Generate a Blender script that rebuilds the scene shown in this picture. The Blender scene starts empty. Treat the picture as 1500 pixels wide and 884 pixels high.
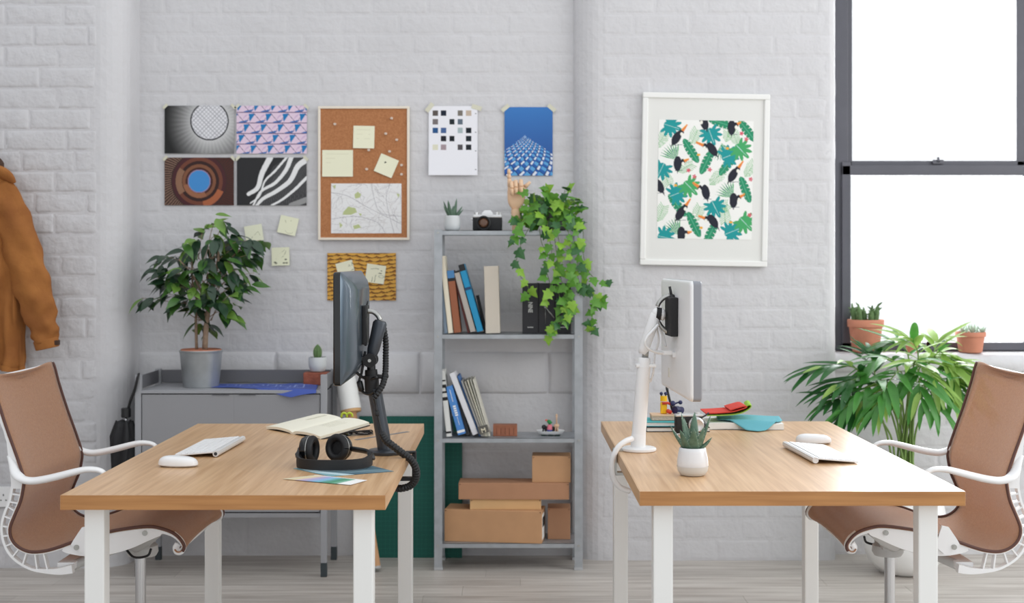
import bpy, bmesh, math, random
import numpy as np
from mathutils import Vector, Matrix, Euler
random.seed(7)
rng = np.random.default_rng(7)
PI = math.pi
S = bpy.context.scene
C = S.collection

# ---------------------------------------------------------------- camera
EYE = 1.31                                  # eye height, metres
cam_d = bpy.data.cameras.new('camera'); cam = bpy.data.objects.new('camera', cam_d); C.objects.link(cam)
cam.location = (0, 0, EYE); cam.rotation_euler = (PI/2, 0, 0)
cam_d.sensor_width = 36; cam_d.lens = 48
cam_d.shift_y = -61/1500
cam_d.dof.use_dof = True; cam_d.dof.focus_distance = 4.0; cam_d.dof.aperture_fstop = 4.0
S.camera = cam
# ---------------------------------------------------------------- sky, lamps, exposure
w = bpy.data.worlds.new('overcast'); S.world = w; w.use_nodes = True
bg = w.node_tree.nodes['Background']
bg.inputs[0].default_value = (0.93, 0.965, 1.0, 1); bg.inputs[1].default_value = 1.06
def area_lamp(name, loc, target, sx, sy, watts, col=(1, 1, 1)):
    d = bpy.data.lights.new(name, 'AREA'); d.shape = 'RECTANGLE'; d.size = sx; d.size_y = sy
    d.energy = watts; d.color = col
    o = bpy.data.objects.new(name, d); C.objects.link(o); o.location = loc
    o.rotation_euler = (Vector(target)-Vector(loc)).to_track_quat('-Z', 'Y').to_euler()
    return o
area_lamp('daylight_back_window', (2.25, 6.75, 1.95), (2.25, 0, 1.95), 2.6, 2.9, 280, (0.96, 0.98, 1.0))
area_lamp('daylight_side_window', (4.2, 3.6, 2.2), (0.4, 4.6, 0.9), 3.0, 2.2, 55, (1.0, 0.985, 0.96))
vs = S.view_settings
vs.view_transform = 'Standard'; vs.look = 'None'; vs.gamma = 1; vs.use_curve_mapping = False; vs.exposure = 0.16

# ---------------------------------------------------------------- helpers
F = 2000.0
def at(px, py, Y):                          # photo pixel at a known depth -> metres
    return Vector(((px-750)/F*Y, Y, EYE-(py-381)/F*Y))
DZ = 0.7276                                 # desk top height
def on_desk(px, py):
    return at(px, py, (EYE-DZ)*F/(py-381))
def lin(c):
    c = np.asarray(c, dtype=float)/255.0
    return np.where(c <= 0.04045, c/12.92, ((c+0.055)/1.055)**2.4)
def L3(r, g, b):
    return tuple(float(v) for v in lin((r, g, b)))+(1.0,)

MATS = {}
def mat(name, rgb, rough=0.5, metal=0.0, var=0.0, vscale=20, bump=0.0, bscale=60, stretch=None, alpha=1.0,
        coat=0.0, spec=0.5, rgb2=None, perobj=0.0, transl=0.0, sheen=0.0):
    if name in MATS: return MATS[name]
    m = bpy.data.materials.new(name); m.use_nodes = True; MATS[name] = m
    nt = m.node_tree; N = nt.nodes; K = nt.links
    b = N['Principled BSDF']
    b.inputs['Roughness'].default_value = rough; b.inputs['Metallic'].default_value = metal
    b.inputs['Alpha'].default_value = alpha; b.inputs['Coat Weight'].default_value = coat
    b.inputs['Specular IOR Level'].default_value = spec
    b.inputs['Sheen Weight'].default_value = sheen
    c1 = L3(*rgb)
    b.inputs['Base Color'].default_value = c1
    tc = N.new('ShaderNodeTexCoord'); mp = N.new('ShaderNodeMapping'); K.new(tc.outputs['Object'], mp.inputs[0])
    if stretch: mp.inputs['Scale'].default_value = stretch
    if var or rgb2:
        n = N.new('ShaderNodeTexNoise'); n.inputs['Scale'].default_value = vscale; n.inputs['Detail'].default_value = 5
        K.new(mp.outputs[0], n.inputs['Vector'])
        r = N.new('ShaderNodeValToRGB'); r.color_ramp.elements[0].position = 0.3; r.color_ramp.elements[1].position = 0.7
        if rgb2: r.color_ramp.elements[0].color = L3(*rgb2); r.color_ramp.elements[1].color = c1
        else:
            r.color_ramp.elements[0].color = tuple(v*(1-var) for v in c1[:3])+(1,)
            r.color_ramp.elements[1].color = tuple(min(1, v*(1+var)) for v in c1[:3])+(1,)
        K.new(n.outputs['Fac'], r.inputs[0]); out = r.outputs[0]
        if perobj:
            oi = N.new('ShaderNodeObjectInfo'); mr = N.new('ShaderNodeMapRange')
            mr.inputs['To Min'].default_value = 1-perobj; mr.inputs['To Max'].default_value = 1+perobj
            K.new(oi.outputs['Random'], mr.inputs['Value'])
            vm = N.new('ShaderNodeVectorMath'); vm.operation = 'SCALE'
            K.new(out, vm.inputs[0]); K.new(mr.outputs[0], vm.inputs['Scale']); out = vm.outputs[0]
        K.new(out, b.inputs['Base Color'])
    if bump:
        n2 = N.new('ShaderNodeTexNoise'); n2.inputs['Scale'].default_value = bscale; n2.inputs['Detail'].default_value = 6
        K.new(mp.outputs[0], n2.inputs['Vector'])
        bp = N.new('ShaderNodeBump'); bp.inputs['Strength'].default_value = bump; bp.inputs['Distance'].default_value = 0.01
        K.new(n2.outputs['Fac'], bp.inputs['Height']); K.new(bp.outputs[0], b.inputs['Normal'])
    if transl:                                  # thin leaves let light through
        tl = N.new('ShaderNodeBsdfTranslucent'); mxs = N.new('ShaderNodeMixShader'); mxs.inputs[0].default_value = transl
        K.new(out, tl.inputs['Color']); K.new(b.outputs[0], mxs.inputs[1]); K.new(tl.outputs[0], mxs.inputs[2]); K.new(mxs.outputs[0], N['Material Output'].inputs[0])
    return m
def print_mat():
    if 'print' in MATS: return MATS['print']
    m = bpy.data.materials.new('printed_paper'); m.use_nodes = True; MATS['print'] = m
    a = m.node_tree.nodes.new('ShaderNodeAttribute'); a.attribute_name = 'Col'
    b = m.node_tree.nodes['Principled BSDF']; b.inputs['Roughness'].default_value = 0.6
    b.inputs['Specular IOR Level'].default_value = 0.25
    m.node_tree.links.new(a.outputs['Color'], b.inputs['Base Color'])
    return m

def obj(name, bm, m, parent=None, smooth=False, loc=None, rot=None, label=None, autosm=None):
    me = bpy.data.meshes.new(name)
    bmesh.ops.recalc_face_normals(bm, faces=bm.faces)
    bm.to_mesh(me); bm.free()
    if m: me.materials.append(m)
    if smooth:
        me.polygons.foreach_set('use_smooth', [True]*len(me.polygons))
        if autosm is not None: me.set_sharp_from_angle(angle=math.radians(autosm))
    o = bpy.data.objects.new(name, me); C.objects.link(o)
    if parent: o.parent = parent
    if loc is not None: o.location = loc
    if rot is not None: o.rotation_euler = rot
    if label: o['label'] = label
    return o
def tag(o, label, cat, group=None, kind=None):
    if label: o['label'] = label
    if cat: o['category'] = cat
    if group: o['group'] = group
    if kind: o['kind'] = kind
    return o
def thing(name, label, cat, loc=(0, 0, 0), rotz=0, group=None, kind=None):
    o = bpy.data.objects.new(name, None); C.objects.link(o); o.empty_display_size = .05
    o.location = loc; o.rotation_euler = (0, 0, rotz)
    return tag(o, label, cat, group, kind)
def struct(name, bm, m, parent=None, **k):
    o = obj(name, bm, m, parent, **k); o['kind'] = 'structure'; return o
def inst(name, me, parent, M):
    o = bpy.data.objects.new(name, me); C.objects.link(o); o.parent = parent; o.matrix_basis = M; return o
def dup(root, loc, rotz, label=None, group=None):
    def cp(o, par):
        c = o.copy(); C.objects.link(c); c.parent = par
        for ch in kids.get(o.name, []): cp(ch, c)
        return c
    kids = {}
    for o in list(C.objects):
        if o.parent: kids.setdefault(o.parent.name, []).append(o)
    r = cp(root, None); r.location = loc; r.rotation_euler = (0, 0, rotz)
    if label: r['label'] = label
    if group: r['group'] = group
    return r
def BM(): return bmesh.new()
def box(bm, c, s, bev=0, rot=None, seg=2):
    M = Matrix.Translation(c)
    if rot is not None: M = M @ (rot if isinstance(rot, Matrix) else Euler(rot).to_matrix().to_4x4())
    r = bmesh.ops.create_cube(bm, size=1, matrix=M @ Matrix.Diagonal((s[0], s[1], s[2], 1)))
    if bev:
        es = list({e for v in r['verts'] for e in v.link_edges})
        bmesh.ops.bevel(bm, geom=es, offset=bev, segments=seg, affect='EDGES', profile=0.6)
    return bm
def b2(bm, lo, hi, bev=0, seg=2):
    lo = Vector(lo); hi = Vector(hi)
    return box(bm, (lo+hi)/2, hi-lo, bev, seg=seg)
def frame_axes(t, ref):
    t = t.normalized(); x = ref-t*ref.dot(t)
    if x.length < 1e-6: x = t.orthogonal()
    x.normalize(); return x, t.cross(x)
def tube(bm, pts, rad, seg=10, flat=1.0, ref=None, cap=True):
    """sweep a circle (or ellipse: flat scales the second axis) along pts"""
    pts = [Vector(p) for p in pts]; n = len(pts)
    if not hasattr(rad, '__len__'): rad = [rad]*n
    x = ref.copy() if ref else None
    rings = []
    for i, p in enumerate(pts):
        t = pts[min(i+1, n-1)]-pts[max(i-1, 0)]
        if t.length < 1e-9: t = Vector((0, 0, 1))
        if x is None: x = t.orthogonal()
        x, y = frame_axes(t, ref if ref else x)
        rings.append([bm.verts.new(p+x*math.cos(a)*rad[i]+y*math.sin(a)*rad[i]*flat)
                      for a in (2*PI*k/seg for k in range(seg))])
    for a, b in zip(rings, rings[1:]):
        for k in range(seg): bm.faces.new((a[k], a[(k+1) % seg], b[(k+1) % seg], b[k]))
    if cap: bm.faces.new(rings[0][::-1]); bm.faces.new(rings[-1])
    return bm
def spline(pts, n):
    """Catmull-Rom resample to n points"""
    P = [Vector(p) for p in pts]; P = [2*P[0]-P[1]]+P+[2*P[-1]-P[-2]]
    out = []; m = len(P)-3
    for k in range(n):
        s = k/(n-1)*m; i = min(int(s), m-1); t = s-i
        a, b, c, d = P[i:i+4]
        out.append(0.5*((2*b)+(c-a)*t+(2*a-5*b+4*c-d)*t*t+(3*b-a-3*c+d)*t**3))
    return out
def even(pts, n):
    """arc-length resample"""
    P = [Vector(p) for p in pts]; D = [0]
    for a, b in zip(P, P[1:]): D.append(D[-1]+(b-a).length)
    out = []; i = 0
    for k in range(n):
        s = D[-1]*k/(n-1)
        while i < len(P)-2 and D[i+1] < s: i += 1
        out.append(P[i].lerp(P[i+1], (s-D[i])/max(1e-9, D[i+1]-D[i])))
    return out
def lathe(bm, prof, seg=24, c=(0, 0, 0), axis=None, cap=True):
    M = Matrix.Translation(c)
    if axis is not None: M = M @ Vector(axis).to_track_quat('Z', 'Y').to_matrix().to_4x4()
    rings = []
    for r, z in prof:
        rings.append([bm.verts.new(M @ Vector((r*math.cos(2*PI*k/seg), r*math.sin(2*PI*k/seg), z))) for k in range(seg)])
    for a, b in zip(rings, rings[1:]):
        for k in range(seg): bm.faces.new((a[k], a[(k+1) % seg], b[(k+1) % seg], b[k]))
    if cap:
        if prof[0][0] > 1e-6: bm.faces.new(rings[0][::-1])
        if prof[-1][0] > 1e-6: bm.faces.new(rings[-1])
    return bm
def cyl(bm, a, b, r, seg=16): return tube(bm, [a, b], r, seg)
def ball(bm, c, r, sx=1, sy=1, sz=1, seg=14):
    bmesh.ops.create_uvsphere(bm, u_segments=seg, v_segments=max(6, seg//2), radius=r,
                              matrix=Matrix.Translation(c) @ Matrix.Diagonal((sx, sy, sz, 1))); return bm
def gridsurf(bm, fn, nu, nv, thick=0.0):
    """fn(u,v)->Vector, u,v in 0..1; thick extrudes along the normal"""
    V = [[Vector(fn(i/nu, j/nv)) for j in range(nv+1)] for i in range(nu+1)]
    def nrm(i, j):
        a = V[min(i+1, nu)][j]-V[max(i-1, 0)][j]; b = V[i][min(j+1, nv)]-V[i][max(j-1, 0)]
        return a.cross(b).normalized()
    top = [[bm.verts.new(V[i][j]) for j in range(nv+1)] for i in range(nu+1)]
    for i in range(nu):
        for j in range(nv): bm.faces.new((top[i][j], top[i+1][j], top[i+1][j+1], top[i][j+1]))
    if thick:
        bot = [[bm.verts.new(V[i][j]-nrm(i, j)*thick) for j in range(nv+1)] for i in range(nu+1)]
        for i in range(nu):
            for j in range(nv): bm.faces.new((bot[i][j+1], bot[i+1][j+1], bot[i+1][j], bot[i][j]))
        for i in range(nu):
            bm.faces.new((top[i][0], bot[i][0], bot[i+1][0], top[i+1][0])); bm.faces.new((top[i+1][nv], bot[i+1][nv], bot[i][nv], top[i][nv]))
        for j in range(nv):
            bm.faces.new((top[0][j+1], bot[0][j+1], bot[0][j], top[0][j])); bm.faces.new((top[nu][j], bot[nu][j], bot[nu][j+1], top[nu][j+1]))
    return bm
def plate(bm, A, B, y0, y1):
    """solid strip between polylines A and B, lists of (x,z), from y0 to y1"""
    R = []
    for (ax, az), (bx, bz) in zip(A, B):
        R.append([bm.verts.new(p) for p in ((ax, y0, az), (bx, y0, bz), (bx, y1, bz), (ax, y1, az))])
    for a, b in zip(R, R[1:]):
        for k in range(4): bm.faces.new((a[k], a[(k+1) % 4], b[(k+1) % 4], b[k]))
    bm.faces.new(R[0][::-1]); bm.faces.new(R[-1]); return bm
def prism(bm, poly, h, M=None):
    """extrude a 2-D polygon (x,y) by h along z, then transform by M"""
    M = M or Matrix()
    a = [bm.verts.new(M @ Vector((x, y, 0))) for x, y in poly]; b = [bm.verts.new(M @ Vector((x, y, h))) for x, y in poly]
    n = len(poly); bm.faces.new(a[::-1]); bm.faces.new(b)
    for k in range(n): bm.faces.new((a[k], a[(k+1) % n], b[(k+1) % n], b[k]))
    return bm
def rrect(w_, h_, r, n=4):
    out = []
    for cx, cy, a0 in ((w_/2-r, h_/2-r, 0), (-w_/2+r, h_/2-r, PI/2), (-w_/2+r, -h_/2+r, PI), (w_/2-r, -h_/2+r, 1.5*PI)):
        for k in range(n+1):
            a = a0+PI/2*k/n; out.append((cx+r*math.cos(a), cy+r*math.sin(a)))
    return out
def loft(bm, rings, cap=True):
    R = [[bm.verts.new(p) for p in r] for r in rings]; n = len(R[0])
    for a, b in zip(R, R[1:]):
        for k in range(n): bm.faces.new((a[k], a[(k+1) % n], b[(k+1) % n], b[k]))
    if cap: bm.faces.new(R[0][::-1]); bm.faces.new(R[-1])
    return bm
def text_mesh(name, s, size, m, parent, M, depth=0.0004, label=None):
    cu = bpy.data.curves.new(name, 'FONT'); cu.body = s; cu.size = size; cu.extrude = depth; cu.resolution_u = 3; cu.offset = size*.02
    cu.align_x = 'CENTER'; cu.align_y = 'CENTER'
    t = bpy.data.objects.new(name, cu); C.objects.link(t)
    dg = bpy.context.evaluated_depsgraph_get(); me = bpy.data.meshes.new_from_object(t.evaluated_get(dg))
    bpy.data.objects.remove(t); bpy.data.curves.remove(cu)
    me.materials.clear(); me.materials.append(m); me.name = name
    o = inst(name, me, parent, M)
    if label: o['label'] = label
    return o
def orient(loc, d, up=Vector((0, 0, 1)), s=1.0):
    """matrix whose local +Y runs along d and local +Z leans to up"""
    y = Vector(d).normalized(); z = Vector(up)-y*Vector(up).dot(y)
    if z.length < 1e-5: z = y.orthogonal()
    z.normalize(); x = y.cross(z)
    M = Matrix((x, y, z)).transposed().to_4x4()
    return Matrix.Translation(loc) @ M @ Matrix.Scale(s, 4)

# ---- flat prints: a fine grid whose vertices carry the printed colours
class Cv:
    def __init__(s, W, H, rgb=(255, 255, 255)):
        s.W, s.H = W, H; s.a = np.zeros((H, W, 3)); s.a[:] = rgb
        s.x, s.y = np.meshgrid(np.arange(W)+.5, np.arange(H)+.5)
    def put(s, mask, rgb): s.a[mask] = rgb
    def poly(s, P, rgb):
        P = np.asarray(P, float); x, y = s.x, s.y; ins = np.zeros(x.shape, bool); j = len(P)-1
        for i in range(len(P)):
            xi, yi = P[i]; xj, yj = P[j]
            if yi != yj: ins ^= ((yi > y) != (yj > y)) & (x < (xj-xi)*(y-yi)/(yj-yi)+xi)
            j = i
        s.a[ins] = rgb
    def ell(s, cx, cy, rx, ry, rgb, ang=0):
        c, n = math.cos(ang), math.sin(ang); dx, dy = s.x-cx, s.y-cy
        s.a[((dx*c+dy*n)/rx)**2+((-dx*n+dy*c)/ry)**2 < 1] = rgb
    def line(s, P, w_, rgb):
        for (x0, y0), (x1, y1) in zip(P, P[1:]):
            d = np.array((x1-x0, y1-y0)); q = max(1e-9, d@d)
            t = np.clip(((s.x-x0)*d[0]+(s.y-y0)*d[1])/q, 0, 1)
            s.a[np.hypot(s.x-x0-t*d[0], s.y-y0-t*d[1]) < w_/2] = rgb
def print_sheet(name, cv, w_, h_, parent=None, M=None, curl=None, thick=0.0006, label=None):
    """sheet in local XZ (x right, z up, face towards -Y), centred"""
    W, H = cv.W, cv.H
    xs = np.linspace(-w_/2, w_/2, W); zs = np.linspace(h_/2, -h_/2, H)
    X, Z = np.meshgrid(xs, zs); Y = np.zeros_like(X)
    if curl: Y = curl(X/w_+.5, Z/h_+.5)
    co = np.stack([X, Y, Z], -1).reshape(-1, 3)
    # rear rim, so that the sheet has an edge
    i = np.arange(W*H).reshape(H, W)
    q = np.stack([i[:-1, :-1], i[1:, :-1], i[1:, 1:], i[:-1, 1:]], -1).reshape(-1, 4)
    rim = np.concatenate([i[0, :], i[1:, -1], i[-1, -2::-1], i[-2:0:-1, 0]])
    back = co[rim]+np.array((0, thick, 0)); nb = len(rim); bi = np.arange(nb)+W*H
    side = np.stack([rim, np.roll(rim, -1), np.roll(bi, -1), bi], -1)
    faces = q.tolist()+side.tolist()+[bi.tolist()]
    me = bpy.data.meshes.new(name); me.from_pydata(np.concatenate([co, back]).tolist(), [], faces)
    col = np.ones((W*H+nb, 4)); col[:W*H, :3] = lin(np.clip(cv.a, 0, 255)).reshape(-1, 3); col[W*H:, :3] = col[rim, :3]
    at_ = me.attributes.new('Col', 'FLOAT_COLOR', 'POINT'); at_.data.foreach_set('color', col.ravel().astype(np.float32))
    me.materials.append(print_mat()); me.update()
    o = bpy.data.objects.new(name, me); C.objects.link(o)
    if parent: o.parent = parent
    if M is not None: o.matrix_basis = M
    if label: o['label'] = label
    return o

# ---------------------------------------------------------------- materials
WHITEPAINT = mat('white_wall_paint', (205, 204, 206), 0.55, var=0.03, vscale=3, bump=0.5, bscale=26)
ROUGHPAINT = mat('rough_white_wall_paint', (205, 204, 206), 0.6, var=0.03, vscale=3, bump=0.9, bscale=20)
FLOORM = mat('pale_oak_floor', (208, 202, 195), 0.42, rgb2=(166, 157, 149), vscale=2.2, stretch=(1.0, 15, 1), perobj=0.08, bump=0.05, bscale=30)
OAK = mat('oak_desk_top', (224, 186, 144), 0.31, rgb2=(196, 153, 109), vscale=3.2, stretch=(30, 0.9, 8), bump=0.03, bscale=10, spec=0.5)
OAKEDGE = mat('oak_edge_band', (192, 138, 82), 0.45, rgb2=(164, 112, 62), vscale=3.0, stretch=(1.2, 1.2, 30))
WHITEMETAL = mat('white_steel', (236, 236, 233), 0.38)
WHITEPLA = mat('white_plastic', (240, 240, 240), 0.33)
GREYMETAL = mat('grey_steel', (146, 146, 149), 0.45)
GREYDARK = mat('dark_grey_steel', (104, 104, 108), 0.5)
GALV = mat('galvanised_steel', (168, 172, 176), 0.42, metal=0.55, var=0.10, vscale=25)
BLACK = mat('black_plastic', (26, 27, 29), 0.38)
BLACKM = mat('matt_black', (22, 22, 24), 0.6)
BLACKG = mat('gloss_black', (14, 15, 17), 0.12)
CHARC = mat('charcoal_metal', (70, 74, 80), 0.35, metal=0.5)
CHROME = mat('chrome', (205, 206, 208), 0.18, metal=1.0)
STEEL = mat('brushed_steel', (176, 176, 172), 0.3, metal=0.9)
PAPER = mat('white_paper', (240, 240, 236), 0.7)
CREAM = mat('cream_paper', (244, 240, 222), 0.7)
NOTE = mat('pale_yellow_note', (233, 233, 205), 0.75)
TAPE = mat('pale_tape', (212, 210, 190), 0.6)
INK = mat('pencil_ink', (70, 72, 70), 0.7)
KRAFT = mat('brown_cardboard', (193, 148, 108), 0.75, var=0.05, vscale=12)
KRAFT2 = mat('light_cardboard', (214, 172, 122), 0.75, var=0.04, vscale=12)
KRAFT3 = mat('dark_cardboard', (176, 130, 98), 0.75, var=0.05, vscale=12)
TERRA = mat('terracotta', (196, 130, 104), 0.8, var=0.10, vscale=14)
SOIL = mat('potting_soil', (70, 52, 40), 0.95, var=0.4, vscale=60)
WOODL = mat('pale_wood', (226, 190, 156), 0.5, var=0.05, vscale=15)
REDWOOD = mat('reddish_wood', (150, 92, 66), 0.6, var=0.15, vscale=30)
# ================================================================ the room
WL, WM, WR, WU = 5.80, 6.045, 5.945, 6.07          # depth of left pier, back wall, right pier, wall under the window
fl = struct('floor', b2(BM(), (-3.2, -1.5, -0.06), (4.0, 6.6, -0.006)), FLOORM)
row = 0.155; y = 6.10; k = 0
while y > 3.2:
    x = -2.75-random.random()*1.0
    while x < 3.3:
        ln = random.uniform(1.2, 1.9)
        if x+ln > -2.6 and y-row < 6.05:
            o = obj('plank', b2(BM(), (x+.0003, y-row+.0003, -0.006), (x+ln-.0003, y-.0003, 0.0), 0.0006, 1), FLOORM, fl)
        x += ln
    y -= row
def arc_pts(cx, cy, rx, ry, a0, a1, n=8):
    return [(cx+rx*math.cos(a0+(a1-a0)*k/n), cy+ry*math.sin(a0+(a1-a0)*k/n)) for k in range(n+1)]
P_left = [(-2.75, WL), (-1.775, WL)]+arc_pts(-1.775, WL+.12, .128, .12, -PI/2, 0)[1:]+[(-1.647, WM+.02)]
P_back = [(-1.66, WM), (0.30, WM)]
P_right = [(0.272, WM+.03)]+arc_pts(.40, WM+.01, .128, .11, PI, 1.5*PI)+[(1.37, WR)]+arc_pts(1.375, WR+.04, .04, .04, -PI/2, 0)[1:]+[(1.415, 6.30)]
P_under = [(1.40, WU), (3.2, WU)]
class Path:
    def __init__(s, P):
        s.P = [Vector((x, y)) for x, y in P]; s.D = [0]
        for a, b in zip(s.P, s.P[1:]): s.D.append(s.D[-1]+(b-a).length)
        s.L = s.D[-1]
    def at(s, d):
        d = min(max(d, 0), s.L); i = 0
        while i < len(s.P)-2 and s.D[i+1] < d: i += 1
        a, b = s.P[i], s.P[i+1]; t = (b-a).normalized()
        return a+t*(d-s.D[i]), Vector((t.y, -t.x))
def wall_shell(name, path, z1):
    bm = BM(); n = 60; f, bk = [], []
    pts = [path.at(d) for d in sorted(set(path.D+[path.L*k/n for k in range(n+1)]))]
    for p, q in pts:
        f.append([bm.verts.new((p.x, p.y, z)) for z in (0, z1)])
        bk.append([bm.verts.new((p.x, 6.5, z)) for z in (0, z1)])
    for i in range(len(f)-1):
        bm.faces.new((f[i][0], f[i+1][0], f[i+1][1], f[i][1])); bm.faces.new((bk[i+1][0], bk[i][0], bk[i][1], bk[i+1][1]))
        bm.faces.new((f[i][1], f[i+1][1], bk[i+1][1], bk[i][1])); bm.faces.new((f[i+1][0], f[i][0], bk[i][0], bk[i+1][0]))
    for i in (0, -1):
        v = (f[i][0], f[i][1], bk[i][1], bk[i][0]); bm.faces.new(v if i else v[::-1])
    return struct(name, bm, WHITEPAINT)
def lay(wall, path, courses, blen, proud, rough, gap=0.004, smin=0.0, smax=None, shell=0.0, m=None):
    smax = smax or path.L
    for k, (z0, z1) in enumerate(courses):
        s = smin-(0.5 if k % 2 else 0.0)*blen-random.random()*.03
        while s < smax-.01:
            ln = blen*random.uniform(0.9, 1.1); a, b = max(s+gap/2, smin), min(s+ln-gap/2, smax)
            s += ln
            if b-a < .03: continue
            bm = BM(); e = min(.016, (b-a)/5); zz = (z0+gap/2, z1-gap/2); ez = .014
            nu = 7 if b-a > .12 else 4
            us = [a, a+e*.35, a+e]+[a+e+(b-a-2*e)*t/(nu-2) for t in range(1, nu-2)]+[b-e, b-e*.35, b]
            vs_ = [zz[0], zz[0]+ez*.35, zz[0]+ez, (zz[0]+zz[1])/2, zz[1]-ez, zz[1]-ez*.35, zz[1]]
            pr = proud*random.uniform(.55, 1.25); tilt = random.uniform(-1, 1)*rough*.6
            V = []
            for i, u in enumerate(us):
                colv = []
                for j, v in enumerate(vs_):
                    p, q = path.at(u)
                    ring = min(i, j, len(us)-1-i, len(vs_)-1-j)
                    d = (-.0012, pr*.5, pr)[min(ring, 2)]+(random.gauss(0, rough*.35)+tilt*(u-a)/(b-a) if ring >= 1 else 0)+shell
                    colv.append(bm.verts.new((p.x+q.x*d, p.y+q.y*d, v+(random.gauss(0, rough*.25) if ring == 1 else 0))))
                V.append(colv)
            for i in range(len(us)-1):
                for j in range(len(vs_)-1): bm.faces.new((V[i][j], V[i+1][j], V[i+1][j+1], V[i][j+1]))
            obj('brick', bm, m or WHITEPAINT, wall, smooth=True)
def even_courses(z0, z1, h):
    n = max(1, round((z1-z0)/h)); return [(z0+(z1-z0)*k/n, z0+(z1-z0)*(k+1)/n) for k in range(n)]
HT = 3.3
pl, pb, pr_, pu = Path(P_left), Path(P_back), Path(P_right), Path(P_under)
wl = wall_shell('wall_left', pl, HT)
lay(wl, pl, even_courses(0, 2.75, .088), .245, .0030, .0034, smin=.35, smax=.985, m=ROUGHPAINT)
wb = wall_shell('wall_back', pb, HT)
lay(wb, pb, [(0, .235), (.235, .47), (.47, .705)], .50, .002, .003)
lay(wb, pb, [(.715, .905)], .62, .014, .005)
lay(wb, pb, even_courses(.905, 2.75, .088), .235, .0008, .0009)
wr = wall_shell('wall_right', pr_, HT)
lay(wr, pr_, even_courses(0, 2.75, .093), .245, .0010, .0012, smin=.20, smax=pr_.L-.26)
wu = wall_shell('wall_under_window', pu, .862)
lay(wu, pu, even_courses(0, .86, .096), .25, .0018, .002)
struct('wall_side', b2(BM(), (-3.0, -.5, 0), (-2.76, 6.5, HT)), WHITEPAINT)
# rest of the window opening, out of the photograph: head and far jamb
struct('wall_over_window', b2(BM(), (1.40, WR+.05, 2.95), (3.2, 6.5, HT)), WHITEPAINT)
struct('wall_beside_window', b2(BM(), (2.62, WR+.05, .89), (3.2, 6.5, 2.95)), WHITEPAINT)
# sill: thick rounded plaster ledge
bm = BM(); R = []
prof = [(WU+.02, .80), (WU-.012, .815), (WU-.022, .84), (WU-.018, .868), (WU+.0, .886), (WU+.03, .893), (6.27, .895), (6.27, .80)]
for i in range(41):
    x = 1.405+1.4*i/40; jz = random.gauss(0, .0025)
    R.append([(x, yy+(random.gauss(0, .003) if k < 6 else 0), zz+(jz if 1 < k < 5 else 0)) for k, (yy, zz) in enumerate(prof)])
loft(bm, R); struct('trim_1', bm, WHITEPAINT, smooth=True, autosm=50)['label'] = 'rough white plaster window sill'
# window: dark grey steel frame with two sashes
win = thing('window_1', None, None, (1.92, 6.235, .895)); win['kind'] = 'structure'
FR = mat('dark_grey_window_frame', (84, 84, 92), 0.45, var=.06, vscale=10)
GLASS = bpy.data.materials.new('clear_glass'); GLASS.use_nodes = True
nt = GLASS.node_tree; nt.nodes.remove(nt.nodes['Principled BSDF'])
tr = nt.nodes.new('ShaderNodeBsdfTransparent'); gl = nt.nodes.new('ShaderNodeBsdfGlossy'); gl.inputs['Roughness'].default_value = .02
fz = nt.nodes.new('ShaderNodeFresnel'); fz.inputs[0].default_value = 1.45; mx = nt.nodes.new('ShaderNodeMixShader')
nt.links.new(fz.outputs[0], mx.inputs[0]); nt.links.new(tr.outputs[0], mx.inputs[1]); nt.links.new(gl.outputs[0], mx.inputs[2])
nt.links.new(mx.outputs[0], nt.nodes['Material Output'].inputs[0])
ox, oy, oz = win.location
def wx(px): return (px-750)/F*6.235-ox
def wz(py): return EYE-(py-381)/F*6.235-oz
b = BM(); top = 2.95-oz-.003
b2(b, (wx(1215), -.03, .002), (wx(1240), .06, top), .003); b2(b, (wx(1506), -.03, .002), (wx(1545), .06, top), .003)
b2(b, (wx(1240), -.03, top-.05), (wx(1506), .06, top), .003); b2(b, (wx(1240), -.03, .002), (wx(1506), .06, wz(507)), .003)
obj('frame', b, FR, win)
us = thing('upper_sash', None, None); us.parent = win
b = BM(); b2(b, (wx(1232), -.02, wz(256)), (wx(1247), .03, top-.03), .004); b2(b, (wx(1487), -.02, wz(256)), (wx(1510), .03, top-.03), .004)
b2(b, (wx(1232), -.02, wz(250)), (wx(1510), .03, wz(236)), .004); b2(b, (wx(1247), -.02, top-.09), (wx(1487), .03, top-.03), .004)
obj('sash_bar', b, FR, us)
obj('pane', b2(BM(), (wx(1244), .008, wz(240)), (wx(1490), .012, top-.06)), GLASS, us)
ls = thing('lower_sash', None, None); ls.parent = win
b = BM(); b2(b, (wx(1230), -.045, wz(510)), (wx(1243), .0, wz(238)), .004); b2(b, (wx(1497), -.045, wz(510)), (wx(1512), .0, wz(238)), .004)
b2(b, (wx(1230), -.045, wz(258)), (wx(1512), .0, wz(243)), .004); b2(b, (wx(1230), -.045, .004), (wx(1512), .0, wz(501)), .004)
obj('sash_bar', b, FR, ls)
obj('pane', b2(BM(), (wx(1241), -.02, wz(505)), (wx(1500), -.016, wz(250))), GLASS, ls)
b = BM(); box(b, (wx(1371), -.03, wz(238)), (.05, .012, .02), .003); cyl(b, (wx(1371), -.04, wz(238)), (wx(1371), -.03, wz(232)), .006)
obj('latch', b, FR, win, label='small sash latch at mid rail')
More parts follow.
